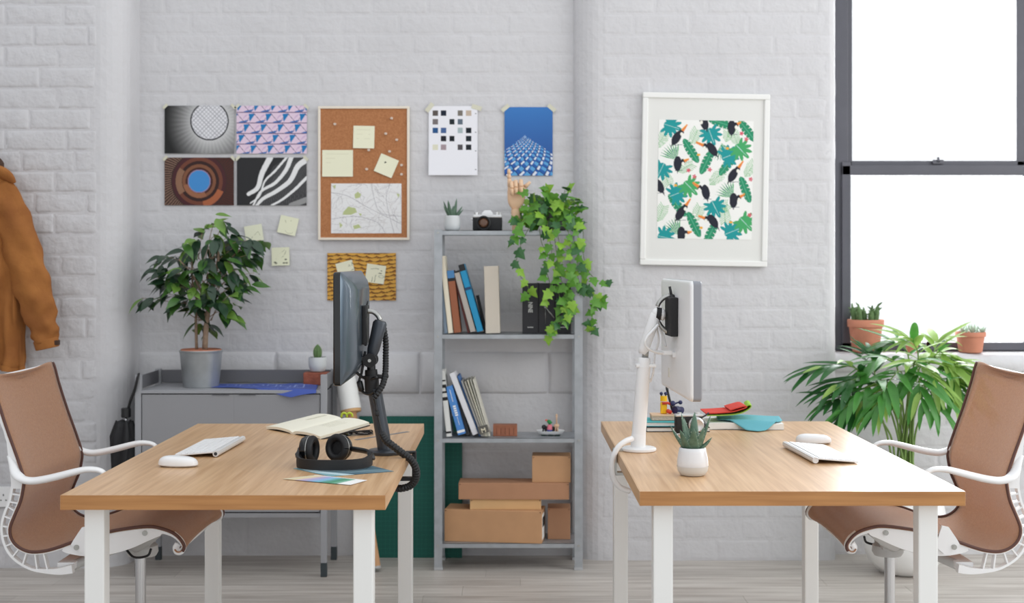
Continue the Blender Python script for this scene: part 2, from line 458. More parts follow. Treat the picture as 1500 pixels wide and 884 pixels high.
# ================================================================ desks
def make_desk(x0, x1, y0, y1, label, legs_x, lw=.050):
    cx, cy = (x0+x1)/2, (y0+y1)/2
    t = thing('desk', label, 'desk', (cx, cy, 0), 0, 'oak topped desks with white legs')
    w_, d_ = x1-x0, y1-y0; th = .0365
    obj('tabletop', box(BM(), (0, 0, DZ-th/2), (w_-.003, d_-.003, th), .0008, seg=1), OAK, t)
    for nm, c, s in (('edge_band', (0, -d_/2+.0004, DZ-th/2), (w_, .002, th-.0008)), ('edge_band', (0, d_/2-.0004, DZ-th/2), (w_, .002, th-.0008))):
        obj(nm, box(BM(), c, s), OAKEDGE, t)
    for sx in (-1, 1): obj('edge_band', box(BM(), (sx*(w_/2-.0004), 0, DZ-th/2), (.002, d_, th-.0008)), OAK, t)
    for lx in legs_x:
        for ly in (y0+.035+lw/2, y1-.06-lw/2):
            obj('leg', box(BM(), (lx-cx, ly-cy, (DZ-th)/2-.0005), (lw, lw, DZ-th-.001), .004), WHITEMETAL, t)
    fr = BM()
    for ly in (y0+.06, y1-.085): box(fr, ((legs_x[0]+legs_x[1])/2-cx, ly-cy, DZ-th-.0025), (legs_x[1]-legs_x[0]-lw, .03, .004))
    for lx in legs_x: box(fr, (lx-cx, 0, DZ-th-.0025), (.03, d_-.2, .004))
    obj('frame', fr, WHITEMETAL, t)
    return t
make_desk(-1.1165, -.3135, 3.376, 4.855, 'oak desk on white steel legs carrying the black monitor and headphones', (-1.044, -.372))
make_desk(.3215, 1.139, 3.431, 4.925, 'oak desk on white steel legs carrying the white monitor and potted aloe', (.384, 1.057))

# ================================================================ office chairs
MESHM = mat('tan_mesh_fabric', (204, 152, 108), 0.7, vscale=160, bump=.25, bscale=700, alpha=.72, rgb2=(188, 134, 92), sheen=.5, transl=.22)
PIPING = mat('brown_edge_trim', (92, 60, 52), 0.6)
SMOKE = mat('grey_translucent_plastic', (190, 190, 188), .35)
def make_chair(x0, y0, label):
    t = thing('office_chair', label, 'chair', (x0, y0, 0), 0, 'mesh office chairs pulled up to the desks')
    yn = 3.80
    def cv(p): return ((p[0]-750)/F*yn-x0, EYE-(p[1]-381)/F*yn)
    def c3(P, yl): return [Vector((cv(p)[0], yl, cv(p)[1])) for p in P]
    raw = [(-26, 566), (-24, 553), (-15, 547), (-8, 556), (0, 585.6), (13.6, 628), (29, 671), (38, 700), (37, 718), (33, 736), (25, 755), (18, 774),
           (20, 788), (29, 799), (45, 806), (66, 805), (88, 799), (110, 791), (151, 779), (180, 773), (217, 769), (238, 772), (256, 779), (268, 790), (273, 801), (268, 811), (259, 813), (254, 808)]
    pr = even(spline([Vector((*cv(p), 0)) for p in raw], 200), 120)
    pr = [(p.x, p.y) for p in pr]
    bott = min(range(30, 90), key=lambda i: pr[i][1]); bi = bott+3
    HW = .245
    def nrm(i):
        a, b = Vector(pr[max(i-1, 0)]), Vector(pr[min(i+1, len(pr)-1)]); d = (b-a).normalized(); return Vector((-d.y, d.x))   # towards the sitter
    def sling(i0, i1):
        def fn(u, v):
            i = i0+u*(i1-i0); k = int(min(i, len(pr)-2)); f = i-k
            p = Vector(pr[k]).lerp(Vector(pr[k+1]), f); n = nrm(k)
            e = abs(2*v-1); sag = .018*(1-e**2)-.0; q = p-n*sag if i < bi else p-n*sag*.8
            wob = .006*max(0, (e-.86)/.14)
            q = q-n*wob
            return Vector((q.x, (v*2-1)*(HW+.012), q.y))
        return fn
    bm = BM(); gridsurf(bm, sling(0, bi), 70, 20, .003); obj('backrest', bm, MESHM, t, smooth=True)
    bm = BM(); gridsurf(bm, sling(bi, len(pr)-1), 60, 20, .003); obj('seat', bm, MESHM, t, smooth=True)
    up_in = [pr[i] for i in range(6, bott+1)]
    for sd in (-1, 1):
        yo = sd*(HW+.012)
        bm = BM(); tube(bm, [Vector((p[0], yo, p[1]))-Vector((nrm(i).x, 0, nrm(i).y))*.0035 for i, p in enumerate(pr) if 5 < i < 116], .0042, 8)
        obj('edge_trim', bm, PIPING, t, smooth=True, label='dark brown trim along the mesh')
        ya, yb = sorted((sd*(HW-.012), sd*(HW+.010)))
        # upper spine: solid plate between the mesh edge and the outer line
        outer = [(-34, 556), (-20, 560), (-8, 580), (0, 603), (5, 622), (9.6, 640), (13.6, 676), (16, 696), (17, 712), (13, 734), (6.6, 749), (1.5, 768), (2.5, 787), (9, 806), (22, 822), (44, 835), (66, 840), (88, 842), (107, 840)]
        om = even(spline([Vector((*cv(p), 0)) for p in outer], 160), 100); om = [(p.x, p.y) for p in om]
        iy = lambda z, L: min(range(len(L)), key=lambda i: abs(L[i][1]-z))
        zt = [cv((0, y))[1] for y in np.linspace(556, 716, 22)]
        def xat(L, z, lo, hi):
            i = min(range(lo, hi), key=lambda i: abs(L[i][1]-z)); return L[i][0]
        nb = bott
        fr = BM()
        plate(fr, [(min(xat(om, z, 0, 60), xat(pr, z, 6, nb)-.018), z) for z in zt], [(xat(pr, z, 6, nb)-.010, z) for z in zt], ya, yb)
        # lower part: outer rail and inner rail
        i0 = min(range(100), key=lambda i: (om[i][0]-cv((17, 712))[0])**2+(om[i][1]-cv((17, 712))[1])**2)
        rail = om[i0:]
        def offs(L, d):
            out = []
            for i, p in enumerate(L):
                a, b = Vector(L[max(i-1, 0)]), Vector(L[min(i+1, len(L)-1)]); q = (b-a).normalized(); out.append((p[0]-q.y*d, p[1]+q.x*d))
            return out
        wid = [(.0065 if i < len(rail)*.7 else .0065+.018*(i-len(rail)*.7)/(len(rail)*.3)) for i in range(len(rail))]
        inn = [(p[0]-(Vector(rail[min(i+1, len(rail)-1)])-Vector(rail[max(i-1, 0)])).normalized().y*wid[i],
                p[1]+(Vector(rail[min(i+1, len(rail)-1)])-Vector(rail[max(i-1, 0)])).normalized().x*wid[i]) for i, p in enumerate(rail)]
        plate(fr, rail, inn, ya, yb)
        j0 = min(range(6, nb), key=lambda i: abs(pr[i][1]-cv((0, 708))[1])); j1 = min(range(nb, 110), key=lambda i: abs(pr[i][0]-cv((120, 0))[0]))
        irail = [pr[i] for i in range(j0, j1)]
        io = offs(irail, -.012); ii = offs(irail, -.007)
        plate(fr, io, ii, ya, yb)
        obj('side_frame', fr, WHITEPLA, t, smooth=True, autosm=40)
        # ribs
        n = 11
        ra = even([Vector((*p, 0)) for p in offs(irail, -.0095)[1:int(len(irail)*.74)]], n+1); rb = [min((Vector((*p, 0)) for p in inn[2:int(len(inn)*.86)]), key=lambda q: (q-a-Vector((.012*max(0, (k_-5)/6), 0, 0))).length) for k_, a in enumerate(ra)]
        for k in range(1, n+1):
            a, b = ra[k], rb[k]; d = (b-a); q = Vector((-d.y, d.x, 0)).normalized()*.0020
            rib = BM(); plate(rib, [((a-q).x, (a-q).y), ((b-q).x, (b-q).y)], [((a+q).x, (a+q).y), ((b+q).x, (b+q).y)], ya+.001, yb-.001)
            obj('rib', rib, WHITEPLA, t)
        # seat rail under the mesh edge, and its curl
        s0 = j1-6; top = [pr[i] for i in range(s0, 117)]; low = []
        for i, p in enumerate(top):
            f = i/(len(top)-1); th = .018+.050*math.sin(min(1, f/.72)*PI)**.8 if f < .72 else .018-.008*(f-.72)/.28
            n_ = nrm(s0+i); low.append((p[0]-n_.x*(th if f >= .72 else 0)-(0 if f >= .72 else 0), p[1]-(th if f < .72 else n_.y*th)))
        tp = [(p[0]-nrm(s0+i).x*.010, p[1]-nrm(s0+i).y*.010) for i, p in enumerate(top)]
        sr = BM(); plate(sr, tp, low, ya, yb); obj('seat_rail', sr, WHITEPLA, t, smooth=True, autosm=40)
        hk = BM(); tube(hk, spline([Vector((cv(q)[0], sd*HW, cv(q)[1])) for q in ((254, 782), (264, 791), (268.5, 801), (265.5, 808.5), (259.5, 809), (257.5, 803), (261, 797.5))], 28), [.005]*28, 8, flat=2.2); obj('front_hook', hk, WHITEPLA, t, smooth=True)
        lug = BM(); P = [cv(p) for p in ((122, 772), (132, 770), (142, 800), (128, 812), (117, 806), (106, 797), (110, 790))]
        y2 = sd*(HW+.011); M = Matrix(((1, 0, 0, 0), (0, 0, 1, min(y2, y2+sd*.008)), (0, 1, 0, 0), (0, 0, 0, 1)))
        prism(lug, P, .008, M); obj('link_plate', lug, WHITEPLA, t)
        for q in ((114.5, 801), (213, 781)):
            x, z = cv(q); yy = sd*(HW+.010+(.009 if q[0] < 150 else 0))
            bo = BM(); cyl(bo, (x, yy, z), (x, yy+sd*.003, z), .0075, 14); cyl(bo, (x, yy+sd*.003, z), (x, yy+sd*.0045, z), .0045, 6)
            obj('bolt', bo, STEEL, t)
        # armrest
        ya_ = sd*(HW+.028)
        arm = [(15, 668, 0), (21, 680, .3), (26, 692, .6), (36, 700, 1), (50, 703, 1), (68, 701, 1), (90, 696, 1), (113, 690, 1), (130, 686.5, 1), (145, 686.8, 1), (153, 689.5, 1), (157.5, 694, 1)]
        ap = spline([Vector((cv(p)[0], sd*HW+(ya_-sd*HW)*p[2], cv(p)[1])) for p in arm], 40)
        rr = [.011+.006*math.sin(min(1, i/39*1.15)*PI) for i in range(40)]
        bm = BM(); tube(bm, ap, [r*.62 for r in rr], 12, flat=1.9, ref=Vector((0, 0, 1))); obj('armrest', bm, WHITEPLA, t, smooth=True)
    # cross bars at top, lumbar and seat front
    for i in (3, 116):
        cb = BM(); cyl(cb, (pr[i][0]-nrm(i).x*.012, -HW, pr[i][1]-nrm(i).y*.012), (pr[i][0]-nrm(i).x*.012, HW, pr[i][1]-nrm(i).y*.012), .004, 8); obj('cross_bar', cb, WHITEPLA, t, smooth=True, autosm=40)
    for q, hh in (((93, 832), .02), ((192, 793), .012)):
        cb = BM(); x, z = cv(q); box(cb, (x, 0, z), (.05, 2*HW-.03, hh), .004); obj('cross_bar', cb, WHITEPLA, t, smooth=True, autosm=40)
    hub = (cv((167, 812)))
    bm = BM()
    for sd in (-1, 1):
        tube(bm, spline([Vector((cv((100, 834))[0], sd*.205, cv((100, 834))[1])), Vector((cv((130, 824))[0], sd*.14, cv((130, 824))[1])), Vector((hub[0], sd*.05, hub[1]-.01))], 14), [.014]*14, 10)
        tube(bm, spline([Vector((hub[0], sd*.05, hub[1]-.018)), Vector((cv((196, 806))[0], sd*.13, cv((196, 806))[1])), Vector((cv((228, 784))[0], sd*.215, cv((228, 784))[1]))], 14), [.016-.0006*k for k in range(14)], 10, flat=1.5)
    obj('tilt_arms', bm, SMOKE, t, smooth=True)
    bm = BM(); box(bm, (hub[0], 0, hub[1]-.012), (.085, .10, .05), .014); lathe(bm, [(.040, 0), (.046, .01), (.044, .03), (.03, .04)], 20, (hub[0]+.012, 0, hub[1]-.058))
    obj('tilt_mechanism', bm, SMOKE, t, smooth=True, autosm=40)
    for sd in (-1, 1):
        kb = BM(); cyl(kb, (hub[0]-.004, sd*.05, hub[1]), (hub[0]-.004, sd*.066, hub[1]), .019, 18); cyl(kb, (hub[0]-.004, sd*.066, hub[1]), (hub[0]-.004, sd*.069, hub[1]), .008, 8)
        obj('tilt_knob', kb, STEEL, t, smooth=True, autosm=40)
    lv = BM(); tube(lv, spline([Vector((hub[0]-.02, -.07, hub[1]-.022)), Vector((hub[0]+.01, -.085, hub[1]-.045)), Vector((hub[0]+.05, -.09, hub[1]-.04)), Vector((hub[0]+.06, -.085, hub[1]-.02))], 16), .0035, 8)
    obj('lever', lv, BLACK, t, smooth=True, label='thin black height lever')
    cx = hub[0]+.006
    bm = BM(); lathe(bm, [(.0155, .20), (.0155, hub[1]-.05)], 20, (cx, 0, 0)); lathe(bm, [(.024, .09), (.024, .24), (.018, .25)], 20, (cx, 0, 0)); obj('gas_column', bm, CHROME, t, smooth=True, autosm=40)
    bs = BM()
    lathe(bs, [(.03, .07), (.036, .08), (.036, .11), (.028, .12)], 20, (cx, 0, 0))
    for k in range(5):
        a = 2*PI*k/5+.3; d = Vector((math.cos(a), math.sin(a), 0))
        tube(bs, [Vector((cx, 0, .095))+d*.02, Vector((cx, 0, .085))+d*.16, Vector((cx, 0, .065))+d*.29], [.018, .015, .011], 10, flat=1.3)
    obj('star_base', bs, WHITEPLA, t, smooth=True, autosm=40)
    for k in range(5):
        a = 2*PI*k/5+.3; d = Vector((math.cos(a), math.sin(a), 0)); e = Vector((-d.y, d.x, 0)); c = Vector((cx, 0, .0265))+d*.29
        wb_ = BM(); cyl(wb_, c-e*.022, c-e*.006, .0262, 18); cyl(wb_, c+e*.006, c+e*.022, .0262, 18); cyl(wb_, c-e*.008+Vector((0, 0, .005)), c+e*.008+Vector((0, 0, .005)), .012, 10); cyl(wb_, c, c+Vector((0, 0, .04)), .007, 8)
        obj('caster', wb_, BLACK, t, smooth=True, autosm=40)
    return t
CH = make_chair(-1.180, 4.05, 'tan mesh office chair with white frame, tucked under the desk with headphones')
dup(CH, (1.200, 4.055, 0), PI, 'tan mesh office chair with white frame, tucked under the desk with aloe')

# ================================================================ monitors and arms
def make_monitor(name, label, loc, rotz, w_, h_, back, shell_m, bezel_m, edge_d, rings, screen_m):
    """local: screen faces -back*X, width along Y, height along Z; origin at the middle of the screen plane"""
    t = thing(name, label, 'monitor', loc, rotz, None)
    def ring(sx, sy, x, r, dz=0): return [Vector((back*x, py*sx, pz*sy+dz)) for py, pz in rrect(w_, h_, r, 5)]
    bz = BM(); loft(bz, [ring(.985, .985, -.004, .012), ring(1, 1, 0, .012), ring(1, 1, edge_d, .012)]); obj('bezel', bz, bezel_m, t, smooth=True, autosm=35)
    sc = BM(); loft(sc, [ring(.96, .93, -.0046, .004), ring(.96, .93, -.0042, .004)]); obj('screen', sc, screen_m, t)
    sh = BM(); loft(sh, [ring(a, b, x, r, dz) for a, b, x, r, dz in rings]); obj('back_shell', sh, shell_m, t, smooth=True, autosm=50)
    return t
SCREEN = mat('dark_screen', (20, 21, 24), .15)
BSHELL = mat('blue_black_shell', (84, 98, 110), .30, metal=.7, coat=.3)
mb = make_monitor('monitor', 'black computer monitor seen edge-on above the open notebook', (-.500, 4.12, 1.1145), 0, .55, .322, 1, BSHELL, BLACKG, .016,
    [(1, 1, .0161, .012, 0), (.985, .975, .021, .02, 0), (.95, .93, .027, .03, 0), (.80, .82, .043, .03, 0), (.62, .70, .052, .03, 0), (.60, .68, .0525, .03, 0)], SCREEN)
vt = BM()
for k in range(6): box(vt, (.046, -.12+.02*k, .108-.001*k), (.004, .010, .016), .001)
obj('vent', vt, CHARC, mb)
obj('mount_plate', box(BM(), (.058, 0, 0), (.012, .10, .115), .003), BLACKM, mb)
pt = BM(); box(pt, (.052, -.03, -.10), (.02, .05, .012), .002); obj('port_block', pt, BLACK, mb)
WSHELL = mat('white_gloss_shell', (250, 250, 250), .3)
GREYB = mat('grey_bezel', (142, 144, 150), .4)
mw = make_monitor('monitor', 'white computer monitor turned away, its plain back shown', (.5265, 4.165, 1.0765), math.radians(2.6), .545, .345, -1, WSHELL, GREYB, .0215,
    [(1, 1, .0216, .014, 0), (.998, .998, .026, .016, 0), (.985, .98, .0295, .022, 0), (.95, .94, .031, .03, .001), (.2, .2, .032, .03, .002)], SCREEN)
obj('mount_plate', box(BM(), (-.044, -.022, .062), (.024, .105, .118), .004), BLACKM, mw, label='black mounting plate')
pt = BM(); box(pt, (-.034, .03, -.055), (.012, .10, .016), .002); obj('port_block', pt, WHITEPLA, mw)
bd = BM(); box(bd, (-.032, .10, -.118), (.004, .014, .03), .001); obj('badge', bd, mat('pale_beige_plastic', (222, 218, 208), .5), mw)
YB = 4.10
def arm_pts(P, Y, org): return [at(p[0], p[1], Y+(p[2] if len(p) > 2 else 0))-org for p in P]
# --- black arm
bpos = at(565, 666, YB); bpos.z = DZ
ab = thing('monitor_stand', 'dark grey monitor arm clamped to the inner edge of the headphones desk', 'monitor arm', bpos)
A = lambda *P: arm_pts(P, YB, Vector(bpos))
bm = BM(); lathe(bm, [(.053, .0005), (.055, .003), (.055, .009), (.050, .013), (.025, .014)], 40); obj('base_disc', bm, CHARC, ab, smooth=True, autosm=40)
bm = BM(); p = A((564, 659), (561, 640), (548.5, 570)); tube(bm, [p[0]+Vector((0, 0, -.004)), p[1], p[2]], [.0215, .0215, .021], 28); obj('post', bm, CHARC, ab, smooth=True, autosm=40)
bm = BM(); p = A((545.5, 576), (543.5, 542)); tube(bm, [p[0], p[0].lerp(p[1], .7), p[0].lerp(p[1], .71), p[1]], [.0215, .0215, .0195, .0185], 28)
obj('collar', bm, BLACKM, ab, smooth=True, autosm=40)
cg = BM(); p = A((544.5, 555), (544, 550)); tube(cg, [p[0], p[1]], [.024, .024], 28); q = A((558, 552))[0]; box(cg, q, (.045, .03, .011), .004); obj('cable_guide', cg, BLACKM, ab, smooth=True, autosm=40)
bm = BM(); p = A((544, 543), (543.5, 530)); cyl(bm, p[0], p[1], .013, 16); obj('neck', bm, BLACK, ab, smooth=True, autosm=40)
# elbow disc (screen y 527) sits on the neck, upper arm rises to the head joint
el = BM(); e_c = at(543, 527.5, YB)-bpos
obj('elbow_joint', cyl(el, e_c+Vector((0, -.036, 0)), e_c+Vector((0, .030, 0)), .0205, 28), BLACKM, ab, smooth=True, autosm=40)
sc_ = BM(); cyl(sc_, e_c+Vector((0, -.0375, 0)), e_c+Vector((0, -.036, 0)), .005, 12); obj('screw', sc_, STEEL, ab)
bm = BM(); p = A((544.5, 521), (547, 512), (556.5, 474), (557.5, 470)); tube(bm, p, [.015, .0185, .0215, .016], 22); obj('upper_arm', bm, CHARC, ab, smooth=True, autosm=40)
bm = BM(); tube(bm, spline(A((557, 470), (553, 462), (546, 457), (538, 456)), 16), .0075, 12); obj('head_bracket', bm, STEEL, ab, smooth=True, label='curved bare metal bracket')
hb = BM(); p = A((536, 457))[0]; box(hb, p, (.012, .05, .04), .004); q = A((534, 485))[0]; box(hb, q+Vector((.004, 0, 0)), (.008, .03, .09), .003); obj('tilt_head', hb, BLACK, ab)
lv = BM(); tube(lv, A((536, 455), (539, 441)), [.004, .0015], 8); obj('lever', lv, BLACK, ab)
cl = BM(); c0 = Vector((-.2935-bpos.x, 0, -.03)); box(cl, (c0.x, 0, -.035), (.012, .03, .085), .002); box(cl, (c0.x-.03, 0, -.075), (.06, .03, .01), .002); cyl(cl, (c0.x-.045, 0, -.07), (c0.x-.045, 0, -.0375), .008, 12)
box(cl, (c0.x-.012, 0, .004), (.03, .03, .006), .001)
obj('desk_clamp', cl, BLACKM, ab)
# --- cable with its spiral wrap
def corrugated(P, n, r, amp, turns): 
    pts = even(spline(P, 200), n); return pts, [r*(1+amp*(1 if (i % 3) else -1)) for i in range(n)]
cab = thing('cable_bundle', 'black spiral wrapped cable bundle looping off the headphones desk', 'cable', at(590, 660, YB-.03))
o0 = Vector(cab.location)
bm = BM(); p, r = corrugated([at(*q)-o0 for q in ((560, 636, 4.04), (566, 646, 4.02), (576, 654, 4.005), (589, 664, 4.01), (602, 674, 4.03), (609.5, 688, 4.05), (609, 702, 4.07), (601, 712, 4.09), (588, 716, 4.1), (576, 715, 4.12))], 96, .0105, .10, 0)
tube(bm, p, r, 12); obj('lower_loop', bm, BLACK, cab, smooth=False)
bm = BM(); p, r = corrugated([at(*q)-o0 for q in ((562, 480, 4.14), (565, 500, 4.14), (565, 522, 4.13), (564.5, 545, 4.10), (561, 563, 4.075), (554, 575, 4.06), (547, 584, 4.055))], 80, .0085, .12, 0)
tube(bm, p, r, 12); obj('upper_run', bm, BLACK, cab, smooth=False)
bm = BM(); tube(bm, spline([at(*q)-o0 for q in ((547, 583, 4.06), (550, 592, 4.066), (552, 602, 4.066), (555, 615, 4.066), (558, 628, 4.06), (560, 637, 4.045))], 30), .0035, 8)
box(bm, at(552.5, 606, 4.066)-o0, (.012, .012, .016), .003); obj('thin_cable', bm, BLACK, cab, smooth=True)
mc = thing('power_cable', 'thin black leads plugged in below the black monitor', 'cable', at(525, 540, 4.12)); o0 = Vector(mc.location)
bm = BM(); tube(bm, spline([at(*q)-o0 for q in ((528, 520, 4.1), (520, 528, 4.1), (518, 540, 4.1), (528, 551, 4.1), (540, 556, 4.09), (552, 553, 4.06))], 30), .0045, 8)
tube(bm, spline([at(*q)-o0 for q in ((535, 515, 4.1), (530, 545, 4.1), (526, 560, 4.1), (530, 573, 4.1), (540, 578, 4.08), (549, 574, 4.06))], 30), .004, 8); obj('lead', bm, BLACK, mc, smooth=True)
bm = BM(); a_, b_ = at(526, 558, 4.1)-o0, at(530, 574, 4.1)-o0; tube(bm, [a_, a_.lerp(b_, .1), a_.lerp(b_, .9), b_], [.005, .009, .009, .005], 10); obj('plug', bm, BLACK, mc, smooth=True)
# --- white arm
YW = 4.16
wpos = at(936, 662, YW); wpos.z = DZ
aw = thing('monitor_stand', 'white monitor arm clamped to the inner edge of the aloe desk', 'monitor arm', wpos)
A = lambda *P: arm_pts(P, YW, Vector(wpos))
bm = BM(); lathe(bm, [(.050, .0005), (.0525, .003), (.0525, .009), (.048, .012), (.02, .013)], 40); obj('base_disc', bm, WHITEPLA, aw, smooth=True, autosm=40)
bm = BM(); p = A((934.5, 659), (935.5, 640), (943, 538)); tube(bm, p, [.0215, .0215, .0205], 28); obj('post', bm, WHITEPLA, aw, smooth=True, autosm=40)
bm = BM(); p = A((934.6, 657), (935.3, 640), (935.6, 636)); tube(bm, p, [.0225, .0225, .0215], 28); obj('lower_sleeve', bm, WHITEPLA, aw, smooth=True, autosm=30)
bm = BM(); p = A((943, 538), (943.3, 533), (943.6, 527), (943.8, 524)); tube(bm, p, [.0215, .0195, .0195, .016], 28); q = A((946, 536))[0]; box(bm, q, (.062, .03, .010), .003); obj('collar', bm, WHITEPLA, aw, smooth=True, autosm=40)
bm = BM(); p = A((945, 524), (946, 512)); cyl(bm, p[0], p[1], .010, 14); obj('neck', bm, STEEL, aw, smooth=True)
bm = BM(); p = A((941, 519), (943, 512), (957, 472), (960, 462), (961, 456)); tube(bm, p, [.012, .0165, .018, .017, .010], 20); obj('upper_arm', bm, WHITEPLA, aw, smooth=True)
bm = BM(); p = A((963, 460))[0]; ball(bm, p, .019); q = A((970, 461))[0]; ball(bm, q, .019, .6); obj('head_joint', bm, WHITEPLA, aw, smooth=True)
bm = BM(); p = A((961, 460), (968, 461)); tube(bm, p, [.0205, .0205], 24); obj('joint_band', bm, BLACKM, aw, smooth=True, autosm=40, label='black band round the head joint')
bm = BM(); tube(bm, spline(A((963, 449), (966, 443), (972, 437), (981, 433)), 16), .007, 12); tube(bm, spline(A((964, 471), (969, 479), (976, 485), (984, 488)), 16), .007, 12)
tube(bm, spline(A((984, 488), (986, 478), (985, 462), (983, 446), (981, 434)), 16), .004, 10); obj('head_bracket', bm, STEEL, aw, smooth=True, label='curved bare metal yoke')
bm = BM(); tube(bm, A((984.5, 439), (981, 420)), [.005, .004], 10); ball(bm, A((984, 436))[0], .011); ball(bm, A((983, 469))[0], .006); obj('lever', bm, BLACK, aw, smooth=True)
cl = BM(); cx_ = .313-wpos.x; box(cl, (cx_, 0, -.03), (.012, .03, .075), .002); box(cl, (cx_+.03, 0, -.068), (.06, .03, .010), .002); box(cl, (cx_+.012, 0, .003), (.03, .03, .006), .001); cyl(cl, (cx_+.045, 0, -.065), (cx_+.045, 0, -.0375), .008, 12)
obj('desk_clamp', cl, STEEL, aw)
wc = thing('power_cable', 'white cable looping from the white arm over the desk edge', 'cable', at(905, 680, 4.14)); o0 = Vector(wc.location)
bm = BM(); tube(bm, spline([at(*q)-o0 for q in ((926, 643, 4.13), (916, 647, 4.11), (906, 655, 4.10), (899, 668, 4.10), (896, 685, 4.11), (899, 702, 4.13), (908, 714, 4.15), (922, 720, 4.17))], 40), .0085, 10); obj('lead', bm, WHITEPLA, wc, smooth=True)
wc2 = thing('monitor_cable', 'white leads hanging behind the white monitor arm', 'cable', at(965, 500, 4.15)); o0 = Vector(wc2.location)
bm = BM(); tube(bm, spline([at(*q)-o0 for q in ((983, 516, 4.17), (968, 517, 4.15), (953, 513, 4.13), (945, 504, 4.12), (948, 494, 4.12), (958, 483, 4.13), (964, 476, 4.14))], 36), .0045, 8)
tube(bm, spline([at(*q)-o0 for q in ((962, 480, 4.19), (965, 500, 4.2), (959, 520, 4.2), (957, 545, 4.19), (952, 560, 4.19))], 30), .0035, 8)
tube(bm, spline([at(*q)-o0 for q in ((966, 480, 4.21), (972, 495, 4.21), (975, 508, 4.2))], 14), .004, 8); obj('lead', bm, WHITEPLA, wc2, smooth=True)
bm = BM(); box(bm, at(974, 517, 4.16)-o0, (.045, .016, .012), .002); obj('plug', bm, WHITEPLA, wc2)
# ================================================================ things on the desks
def sheet_fn(name, cv, fn, parent=None, thick=.0006):
    o = print_sheet(name, cv, 1, 1, parent, None, None, thick)
    n = cv.W*cv.H; me = o.data; co = np.zeros(len(me.vertices)*3); me.vertices.foreach_get('co', co); co = co.reshape(-1, 3)
    for i in range(len(co)):
        u, v = co[i, 0]+.5, co[i, 2]+.5; p = fn(u, v)
        co[i] = (p[0], p[1], p[2]-(thick if i >= n else 0))
    me.vertices.foreach_set('co', co.ravel()); me.update(); return o
def bil(q):
    a, b, c, d = [Vector(p) for p in q]      # u along a->b, v along a->d
    return lambda u, v: (a*(1-u)+b*u)*(1-v)+(d*(1-u)+c*u)*v
# keyboards
KEYM = mat('white_keys', (246, 246, 246), .45); ALU = mat('silver_aluminium', (214, 214, 214), .32, metal=.6); TRAY = mat('pale_aluminium', (228, 228, 228), .4, metal=.15)
def make_keyboard(loc, rotz, label):
    t = thing('keyboard', label, 'keyboard', loc, rotz, 'slim white keyboards')
    Lk, Wk = .345, .132; tilt = math.atan2(.012, Wk)
    R = Matrix.Translation((0, 0, .0105)) @ Matrix.Rotation(-tilt, 4, 'Y')
    bm = BM(); box(bm, (0, 0, 0), (Wk, Lk, .004), .0015, rot=None); bmesh.ops.transform(bm, matrix=R, verts=bm.verts); obj('tray', bm, TRAY, t)
    bm = BM(); p = R @ Vector((Wk/2-.008, 0, -.004)); cyl(bm, p+Vector((0, -Lk/2, -.001)), p+Vector((0, Lk/2, -.001)), .0088, 18); obj('battery_tube', bm, TRAY, t, smooth=True, autosm=40)
    bm = BM(); cyl(bm, p+Vector((0, -Lk/2-.001, -.001)), p+Vector((0, -Lk/2, -.001)), .005, 14); obj('end_cap', bm, CHARC, t)
    bm = BM()
    for r in range(6):
        for c in range(14):
            if r == 0 and 4 <= c <= 8:
                if c == 4: box(bm, (-Wk/2+.011, (6-6.5)*.0242, .0032), (.0165, .0242*5-.003, .0026), .0006, seg=1)
                continue
            box(bm, (-Wk/2+.011+r*.0188, (c-6.5)*.0242, .0032), (.0165, .0212, .0026), .0006, seg=1)
    bmesh.ops.transform(bm, matrix=R, verts=bm.verts); o = obj('keys', bm, KEYM, t); o['kind'] = 'stuff'
    return t
make_keyboard((-.925, 4.195, DZ), math.radians(-2), 'slim white keyboard beside the mouse on the headphones desk')
make_keyboard((.914, 4.065, DZ), PI+math.radians(3), 'slim white keyboard in front of the mouse on the aloe desk')
def make_mouse(loc, rotz, label):
    t = thing('computer_mouse', label, 'mouse', loc, rotz, 'white computer mice')
    def fn(u, v):
        a = u*2*PI; r = math.sin(v*PI/2)**.55
        x = math.copysign(abs(math.cos(a))**.8, math.cos(a))*.056*r; y = math.copysign(abs(math.sin(a))**.8, math.sin(a))*.029*r
        return (x, y, .006+.024*math.cos(v*PI/2)**.75*(1-.12*x/.056))
    bm = BM(); gridsurf(bm, fn, 32, 12); bmesh.ops.remove_doubles(bm, verts=bm.verts, dist=.0003); obj('top_shell', bm, WHITEPLA, t, smooth=True)
    bm = BM(); lathe(bm, [(.85, .0006), (.97, .003), (1, .0065)], 32); bmesh.ops.transform(bm, matrix=Matrix.Diagonal((.0555, .0285, 1, 1)), verts=bm.verts); obj('base', bm, ALU, t, smooth=True)
make_mouse((-.940, 3.845, DZ), math.radians(-6), 'white computer mouse beside the keyboard on the headphones desk')
make_mouse((.955, 4.325, DZ), math.radians(-3), 'white computer mouse behind the keyboard on the aloe desk')
